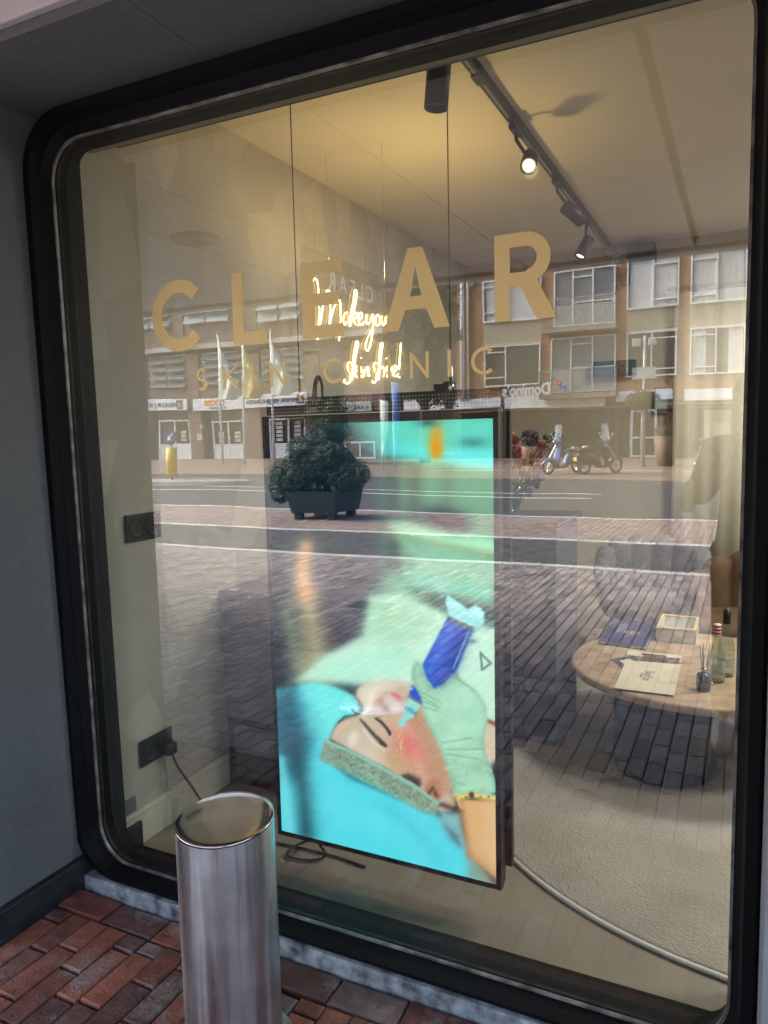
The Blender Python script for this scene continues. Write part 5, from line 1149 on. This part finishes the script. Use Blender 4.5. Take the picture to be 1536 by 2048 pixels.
fh.build('flower_heads', mat('pale_florets', (.4,.33,.32), .8), t)
sm2 = MB()
for _ in range(14): sm2.tube([pl+Vector((rnd.uniform(-.2,.2), rnd.uniform(-.2,.2), .4)), pl+Vector((rnd.uniform(-.5,.5), rnd.uniform(-.4,.4), 1.1))], [.02, .008], 5)
sm2.build('stems', MT['bark'], t)
def tree(lab, base, H, crown, rnd, n=5000, sz=.2, m=None, bare=0):
    base = Vector(base); t = thing('tree', lab, 'tree', tuple(base)); tr_ = MB()
    tr_.tube([base, base+Vector((.1,0,H*.35)), base+Vector((0,.1,H*.75)), base+Vector((.05,0,H*.97))], [.28, .22, .12, .03], 10)
    for _ in range(34):
        z = H*rnd.uniform(.25, .9); a = rnd.uniform(0, 6.28); L = crown*rnd.uniform(.5, .95); q0 = base+Vector((0,0,z)); q1 = q0+Vector((math.cos(a)*L*.6, math.sin(a)*L*.6, L*.4)); q2 = q1+Vector((math.cos(a+.4)*L*.35, math.sin(a+.4)*L*.35, L*.4)); tr_.tube([q0, q1, q2], [.07, .04, .012], 5)
        for _ in range(3): q3 = q1.lerp(q2, rnd.random()); tr_.tube([q3, q3+Vector((rnd.uniform(-.6,.6), rnd.uniform(-.6,.6), rnd.uniform(.2,.7)))], [.02, .006], 4)
    tr_.build('trunk', MT['bark'], t); lv = MB()
    for _ in range(26):
        z = H*rnd.uniform(.28, .97); k = crown*(1-.45*abs(z/H-.55)*2)*rnd.uniform(.3, .95); a = rnd.uniform(0, 6.28); c = base+Vector((math.cos(a)*k*.7, math.sin(a)*k*.7, z)); r_ = rnd.uniform(.6, 1.2)
        leaves(lv, c, (r_, r_, r_*.8), n//26, sz, rnd, shell=.2)
    lv.build('crown', m or MT['leafd'], t); return t
tb_ = Vector((at(850, 900, 33).x, -33, .1)); tree('tall dark leafy tree standing before the gap between the two buildings', tb_, 9.6, 2.3, random.Random(5), 7000, .15)
tb_ = Vector((at(660, 900, 31).x, -31, .1)); tree('slim dark conifer behind the big planter', tb_, 4.6, 1.2, random.Random(6), 3000, .12)
# ---------------------------------------------------------------- street sign post with hanging baskets, pots
p = Vector((at(1286, 938, 27.7).x, -27.7, .1)); t = thing('sign_post', 'tall grey post with lamps on top, a blank sign plate and leafy baskets', 'post', tuple(p))
zz = lambda py: at(1288, py, 27.7).z
MB().tube([p, (p.x, p.y, zz(672))], [.075, .06], 10).build('post', mat('pale_post', (.42,.42,.4), .5), t)
for sx in (-1, 1): MB().box(p.x+sx*.28-.16, p.x+sx*.28+.16, p.y-.1, p.y+.1, zz(694), zz(677)).build('lamp', mat('lamp_grey', (.4,.4,.38), .5), t, bevel=.04)
MB().box(p.x-.42, p.x+.42, p.y+.08, p.y+.1, zz(760), zz(737)).build('sign_plate', mat('plate_back', (.45,.46,.46), .5), t)
bs_ = MB(); leaves(bs_, (p.x-.05, p.y, zz(802)), (.66, .5, .42), 1500, .07, random.Random(3), shell=.2); bs_.build('hanging_basket', mat('basket_leaves', (.10,.09,.03), .8, noise=.4), t)
for k, (px, py, hgt, r0) in enumerate(((1328, 931, 1.15, .42), (1055, 930, .8, .3))):
    q_ = Vector((at(px, py, 29).x, -29, .1)); t = thing('plant_pot', ('large tapered brown pot with a low plant, beside the sign post', 'small brown pot with a bushy plant by the shop front')[k], 'plant pot', tuple(q_))
    MB().lathe([(0, 0), (r0*.7, 0), (r0, hgt), (r0*.93, hgt), (r0*.88, hgt-.1), (0, hgt-.1)], q_, 24).build('pot', mat('brown_pot', (.16,.09,.06), .6), t); lv = MB(); leaves(lv, q_+Vector((0,0,hgt+.12)), (r0*1.05, r0*1.05, .3), 500, .07, random.Random(k), shell=.1); lv.build('plant', mat('olive_leaves', (.08,.08,.04), .7, noise=.4), t)
# ---------------------------------------------------------------- two-wheelers
def wheel(par, M, R_, w=.05, spokes=10, rimm=None):
    tm = MB(); tm.tube([M @ Vector((R_*.86*math.cos(a*.2618), 0, R_*.86*math.sin(a*.2618))) for a in range(24)], R_*.14 if w > .04 else .018, 8, closed=True); o = tm.build('wheel', MT['rubber'], par)
    rm = MB(); rm.tube([M @ Vector((R_*.68*math.cos(a*.2618), 0, R_*.68*math.sin(a*.2618))) for a in range(24)], .016, 6, closed=True)
    for i in range(spokes): a = 6.283*i/spokes; rm.bar(M @ Vector((0,0,0)), M @ Vector((R_*.7*math.cos(a), 0, R_*.7*math.sin(a))), .02 if w > .04 else .004)
    rm.tube([M @ Vector((0,-.06,0)), M @ Vector((0,.06,0))], .05 if w > .04 else .02, 10); rm.build('rim', rimm or MT['chrome'], o)
def sec(M, x, w, z0, z1, n=12): return [M @ Vector((x, w*math.copysign(abs(math.cos(t))**.7, math.cos(t)), (z0+z1)/2+(z1-z0)/2*math.copysign(abs(math.sin(t))**.8, math.sin(t)))) for t in [2*math.pi*i/n for i in range(n)]]
def scooter(lab, pos, rot, bodym, sc=1, plate=False, windm=None):
    t = thing('scooter', lab, 'scooter', tuple(pos)); M = Matrix.Translation(pos) @ Rm(rot) @ Matrix.Scale(sc, 4)
    W = lambda x, z: M @ Matrix.Translation((x, 0, z))
    wheel(t, W(.62, .25), .25); wheel(t, W(-.62, .25), .25)
    b = MB(); b.loft([sec(M, -.98, .05, .52, .60), sec(M, -.90, .13, .40, .72), sec(M, -.62, .19, .30, .78), sec(M, -.35, .18, .28, .76), sec(M, -.12, .14, .26, .62), sec(M, -.02, .12, .22, .36)]); b.build('body', bodym, t)
    b = MB(); b.loft([sec(M, -.1, .15, .20, .27), sec(M, .15, .17, .20, .26), sec(M, .34, .16, .20, .30)]); b.build('footboard', MT['rubber'], t)
    b = MB(); rings = [[M @ Vector((xx+.04*math.cos(a)*0-.10*abs(math.sin(a))**1.5, wd*math.sin(a), z)) if True else 0 for a in [R(-90+180*i/8) for i in range(9)]]+[M @ Vector((xx-.05-.10*abs(math.sin(a))**1.5, wd*.93*math.sin(a), z)) for a in [R(90-180*i/8) for i in range(9)]] for xx, wd, z in ((.42,.17,.24), (.46,.22,.4), (.42,.225,.6), (.34,.17,.82), (.28,.10,.96))]
    b.loft(rings); b.build('leg_shield', bodym, t)
    b = MB(); b.loft([sec(M, .34, .04, .38, .42), sec(M, .45, .09, .42, .52), sec(M, .62, .10, .44, .57), sec(M, .80, .08, .36, .48), sec(M, .9, .03, .30, .36)]); b.build('front_mudguard', bodym, t)
    b = MB(); b.tube([M @ Vector((.60,.07,.25)), M @ Vector((.52,.07,.55)), M @ Vector((.30,0,.95)), M @ Vector((.26,0,1.06))], .025, 8); b.build('fork', MT['chrome'], t)
    b = MB(); b.loft([sec(M, .16, .07, .98, 1.08), sec(M, .26, .13, .98, 1.13), sec(M, .36, .09, 1.0, 1.12)]); o = b.build('handlebar', bodym, t)
    g_ = MB(); g_.tube([M @ Vector((.20,-.36,1.06)), M @ Vector((.25,-.12,1.07)), M @ Vector((.25,.12,1.07)), M @ Vector((.20,.36,1.06))], .018, 8); g_.build('grip', MT['rubber'], o)
    b = MB(); b.ball((0,0,0), .07, .085, .075, M=W(.36, 1.05).to_3x3().to_4x4()); b = MB().ball(M @ Vector((.37,0,1.06)), .06*sc); b.build('headlight', MT['chrome'], t)
    b = MB(); b.loft([sec(M, -.92, .10, .74, .80), sec(M, -.75, .16, .76, .86), sec(M, -.4, .165, .76, .87), sec(M, -.15, .12, .72, .80)]); b.build('seat', MT['rubber'], t)
    for s_ in (-1, 1):
        b = MB(); b.tube([M @ Vector((.24, s_*.2, 1.08)), M @ Vector((.22, s_*.30, 1.28))], .008, 6); b.ball(M @ Vector((.22, s_*.31, 1.31)), .02*sc, .06*sc, .045*sc); b.build('mirror', MT['chrome'], t)
    b = MB(); b.loft([[M @ Vector((.34-.16*(z-1.05)-.10*abs(u)**2-k_, u*.2*(1-(z-1.1)*.5), z)) for u, k_ in [(-1,0), (-.5,0), (0,0), (.5,0), (1,0), (1,.008), (0,.008), (-1,.008)]] for z in (1.08, 1.25, 1.45, 1.62)], smooth=False); b.build('windscreen', windm or acr('windscreen_clear', (.5,.55,.6), .45), t)
    b = MB(); b.box(-1.01, -.99, -.09, .09, .44, .56, M); b.build('number_plate', mat('yellow_plate', (.75,.5,.05), .5), t); b = MB(); b.box(-1.0, -.975, -.07, .07, .62, .68, M); b.build('tail_light', mat('red_lens', (.4,.02,.01), .2), t)
    b = MB()
    for z in (.84, .87, .90): b.tube([M @ Vector((-.95, -.12, z-.02)), M @ Vector((-1.12, 0, z)), M @ Vector((-.95, .12, z-.02))], .01, 6)
    b.build('rack', MT['chrome'], t); b = MB(); b.tube([M @ Vector((-.05,.1,.22)), M @ Vector((-.02,.22,.0))], .012, 6); b.build('kickstand', MT['chrome'], t)
    return t
sb = mat('blue_paint', (.05,.13,.36), .2, noise=0, coat=1); sblk = mat('black_paint', (.015,.014,.013), .25, noise=0, coat=1)
scooter('light blue scooter with a tall windscreen parked by the kerb', Vector((at(1126, 955, 22.6).x, -22.6, .1)), 128, sb, 1.0)
scooter('black scooter with a yellow number plate parked right of the blue one', Vector((at(1203, 955, 22.8).x, -22.8, .1)), -48, sblk, 1.0)
def bicycle(lab, pos, rot):
    t = thing('bicycle', lab, 'bicycle', tuple(pos)); M = Matrix.Translation(pos) @ Rm(rot); W = lambda x, z: M @ Matrix.Translation((x, 0, z))
    wheel(t, W(.53, .34), .34, .02, 20); wheel(t, W(-.53, .34), .34, .02, 20); f = MB(); P_ = lambda x, y, z: M @ Vector((x, y, z))
    for a, b in (((-.53,0,.34), (-.1,0,.3)), ((-.1,0,.3), (-.25,0,.85)), ((-.25,0,.85), (-.53,0,.34)), ((-.1,0,.3), (.34,0,.72)), ((-.22,0,.7), (.33,0,.85)), ((.53,0,.34), (.34,0,.72)), ((.34,0,.72), (.3,0,.98))): f.tube([P_(*a), P_(*b)], .016, 6)
    f.build('frame', MT['kerb'], t); MB().tube([P_(.12,-.3,1.05), P_(.28,-.2,1.08), P_(.32,0,1.0), P_(.28,.2,1.08), P_(.12,.3,1.05)], .012, 6).build('handlebar', MT['chrome'], t)
    MB().ball(P_(-.27,0,.9), .13, .09, .04).build('saddle', MT['rubber'], t); MB().box(-.62, -.28, -.07, .07, .70, .72, M).build('carrier', MT['chrome'], t); MB().tube([P_(-.1,-.08,.14), P_(-.1,-.02,.3), P_(-.1,.08,.46)], .012, 6).build('pedals', MT['rubber'], t)
bicycle('parked silver bicycle at the right, beyond the photographer', Vector((at(1405, 935, 26.5).x, -26.5, .1)), 60); bicycle('second parked bicycle, nearer the right edge of the glass', Vector((at(1450, 938, 26).x, -26, .1)), 75)
dr = MB().box(-4.9, -4.45, -3.95, -3.6, -.004, .0035); q_ = farg(742, 1212); dr = MB().box(q_.x-.17, q_.x+.17, q_.y-.12, q_.y+.12, -.01, .006); dr.build('drain_cover', mat('iron_grate', (.04,.04,.04), .6, noise=.2), None, tag_=('dark square drain cover in the pavement bricks', 'drain cover'))
q_ = farg(467, 1180); pa_ = MB().add([(q_.x-.06, q_.y-.04, .006), (q_.x+.05, q_.y-.05, .008), (q_.x+.07, q_.y+.03, .012), (q_.x-.05, q_.y+.04, .007), (q_.x-.06, q_.y-.04, .005), (q_.x+.05, q_.y-.05, .007), (q_.x+.07, q_.y+.03, .011), (q_.x-.05, q_.y+.04, .006)], [(0,1,2,3), (7,6,5,4), (0,1,5,4), (1,2,6,5), (2,3,7,6), (3,0,4,7)]); pa_.build('paper_scrap', MT['white'], None, tag_=('small white paper scrap lying on the pavement', 'litter'))
# ---------------------------------------------------------------- bollard
bc_ = (-1.10, -.40); t = thing('bollard', 'brushed steel bollard with a polished slanted top in front of the window', 'bollard', (*bc_, 0)); br = .117; bh = .595
tl = Matrix.Identity(4)
b = MB(); n = 72; ringz = lambda k, r_: [Vector((bc_[0]+r_*math.cos(2*math.pi*i/n), bc_[1]+r_*math.sin(2*math.pi*i/n), k+ (.008*(math.sin(2*math.pi*i/n))*r_/br if k > .3 else 0))) for i in range(n)]
b.loft([ringz(0, br), ringz(bh-.006, br)], cap=False); b.build('body', MT['steel'], t)
b = MB(); b.loft([ringz(bh-.0055, br), ringz(bh-.0008, br), ringz(bh, br-.0009), ringz(bh+.0016, br*.9), ringz(bh+.0040, br*.7), ringz(bh+.0056, br*.45), ringz(bh+.0062, br*.15)], cap=True); b.build('cap', MT['steeltop'], t)
b = MB(); b.lathe([(br+.0005, 0), (br+.03, 0.0), (br+.028, .004), (br+.001, .006)], (*bc_, 0), 48); b.build('base_collar', MT['conc'], t)
# ---------------------------------------------------------------- the photographer
def skin(name, nodes, edges, m, parent, sub=2):
    me = bpy.data.meshes.new(name); me.from_pydata([n_[0] for n_ in nodes], edges, []); o = bpy.data.objects.new(name, me); C.objects.link(o)
    sk_ = o.modifiers.new('s', 'SKIN'); me2 = me
    for i, n_ in enumerate(nodes): r_ = n_[1]; me.skin_vertices[0].data[i].radius = r_ if isinstance(r_, tuple) else (r_, r_); me.skin_vertices[0].data[i].use_root = (i == 0)
    su = o.modifiers.new('d', 'SUBSURF'); su.levels = sub; su.render_levels = sub
    bpy.context.view_layer.update(); nm = bpy.data.meshes.new_from_object(o.evaluated_get(bpy.context.evaluated_depsgraph_get())); bpy.data.objects.remove(o)
    for p_ in nm.polygons: p_.use_smooth = True
    return meobj(name, nm, m, parent)
PX, PY = .05, -2.02
pe = thing('person', 'person in a long dark coat and white trainers holding up a phone', 'person', (PX, PY, 0))
skm = mat('skin_tone', (.42,.26,.19), .6, noise=.05); jk = mat('dark_jacket', (.02,.02,.022), .9, noise=.15); tr2 = mat('dark_trousers', (.02,.02,.026), .9, noise=.15); sh_ = mat('light_sleeve', (.7,.72,.75), .8, noise=.05)
V3 = lambda x, y, z: (PX+x, PY+y, z)
# body: one surface from pelvis to head, arms and legs
nd = [(V3(0,-.06,.95), (.15,.11)), (V3(0,-.06,1.12), (.135,.10)), (V3(0,-.07,1.32), (.155,.11)), (V3(0,-.07,1.42), (.12,.085)), (V3(0,-.06,1.50), .052), (V3(0,-.03,1.555), .06), (V3(0,-.02,1.64), (.078,.088)), (V3(0,-.03,1.72), .06),
 (V3(-.17,-.07,1.40), .06), (V3(-.245,.0,1.16), .042), (V3(-.09,.20,1.40), .030), (V3(.17,-.07,1.40), .06), (V3(.245,.0,1.16), .042), (V3(.06,.20,1.40), .030),
 (V3(-.09,-.06,.88), .088), (V3(-.10,-.04,.48), .056), (V3(-.11,-.06,.10), .038), (V3(.09,-.06,.88), .088), (V3(.10,-.06,.48), .056), (V3(.11,-.08,.10), .038)]
ed = [(0,1),(1,2),(2,3),(3,4),(4,5),(5,6),(6,7),(3,8),(8,9),(9,10),(3,11),(11,12),(12,13),(0,14),(14,15),(15,16),(0,17),(17,18),(18,19)]
skin('body', nd, ed, skm, pe)
nj = [(V3(0,-.06,.64), (.235,.15)), (V3(0,-.06,.90), (.19,.135)), (V3(0,-.06,1.12), (.16,.125)), (V3(0,-.07,1.32), (.178,.13)), (V3(0,-.07,1.43), (.13,.095)), (V3(0,-.065,1.49), (.07,.07)), (V3(-.18,-.07,1.40), .075), (V3(-.255,.0,1.155), .06), (V3(-.11,.17,1.37), .045), (V3(.18,-.07,1.40), .075), (V3(.255,.0,1.155), .06), (V3(.08,.17,1.37), .045)]
skin('coat', nj, [(0,1),(1,2),(2,3),(3,4),(4,5),(4,6),(6,7),(7,8),(4,9),(9,10),(10,11)], jk, pe)
skin('trousers', [(V3(0,-.06,.93), (.16,.12)), (V3(-.09,-.06,.86), .105), (V3(-.10,-.04,.48), .075), (V3(-.11,-.06,.10), .062), (V3(.09,-.06,.86), .105), (V3(.10,-.06,.48), .075), (V3(.11,-.08,.10), .062)], [(0,1),(1,2),(2,3),(0,4),(4,5),(5,6)], tr2, pe)
skin('sleeve_trim', [(V3(-.262,-.02,1.26), .035), (V3(-.290,.0,1.18), .045), (V3(-.285,.0,1.10), .03)], [(0,1),(1,2)], sh_, pe)
for s_, yo in ((-1, .0), (1, -.02)):
    sh = MB(); sh.loft([[Vector(V3(s_*.11+u*wd, yo+y_, z0+(v+1)/2*hh)) for u, v in [(math.cos(a), math.sin(a)) for a in [2*math.pi*i/12 for i in range(12)]]] for y_, wd, z0, hh in ((-.12,.02,.01,.07), (-.10,.04,.002,.10), (-.04,.045,.002,.12), (.04,.046,.002,.09), (.12,.045,.002,.065), (.165,.03,.004,.05), (.18,.012,.012,.03))]); sh.build('shoe', mat('white_trainer', (.75,.75,.75), .6, noise=.05), pe)
hr = MB(); hr.ball(V3(0,-.055,1.675), .098, .108, .10, 20, 12); hr.build('hair', mat('dark_hair', (.03,.02,.015), .6, noise=.3, nscale=60), pe)
fc = MB(); fc.ball(V3(0,.07,1.635), .014, .018, .022); fc.build('nose', skm, pe)
fc = MB(); [fc.ball(V3(s_*.03,.058,1.655), .012, .008, .007) for s_ in (-1, 1)]; fc.build('eyes', mat('eye', (.05,.03,.02), .2), pe)
fc = MB(); fc.ball(V3(0,.062,1.595), .024, .008, .006); fc.build('mouth', mat('lips', (.35,.12,.10), .5), pe)
for s_ in (-1, 1): fc = MB(); fc.ball(V3(s_*.084,-.02,1.64), .012, .02, .03); fc.build('ear', skm, pe)
# phone just behind the viewpoint, hands round it
phc = Vector((.035, CAM.y-.012, 1.452)); t = thing('phone', 'black phone held upright in both hands', 'phone', tuple(phc))
MB().box(phc.x-.037, phc.x+.037, phc.y-.008, phc.y, phc.z-.075, phc.z+.075).build('body', MT['plastic'], t, bevel=.003); MB().box(phc.x-.034, phc.x+.034, phc.y-.0092, phc.y-.0085, phc.z-.072, phc.z+.072).build('screen', MT['dglass'], t)
for s_ in (-1, 1):
    wx = phc.x+s_*.075; hn = [((wx+s_*.012, phc.y-.075, phc.z-.085), .026), ((wx-s_*.004, phc.y-.045, phc.z-.05), (.020,.034)), ((wx-s_*.01, phc.y-.024, phc.z-.015), (.014,.036))]
    he = [(0,1),(1,2)]; 
    for k in range(4):
        z = phc.z+.022-.021*k; L_ = (.9, 1.05, 1.0, .8)[k]; i0 = len(hn)
        hn += [((wx-s_*.014, phc.y-.012, z), .0095), ((wx-s_*.024*L_-s_*.004, phc.y+.004, z+.002), .0088), ((wx-s_*.040*L_-s_*.004, phc.y+.0095, z+.002), .0078)]; he += [(2, i0), (i0, i0+1), (i0+1, i0+2)]
    i0 = len(hn); hn += [((wx-s_*.012, phc.y-.045, phc.z-.028), .012), ((wx-s_*.028, phc.y-.030, phc.z-.008), .0105), ((wx-s_*.046, phc.y-.019, phc.z+.012), .009)]; he += [(1, i0), (i0, i0+1), (i0+1, i0+2)]
    skin('hand', [(Vector(a), b) for a, b in hn], he, skm, pe, 1)
# ------------------------------------------------------------------ finish
for o in bpy.data.objects:
    if '_loc' in o: del o['_loc']
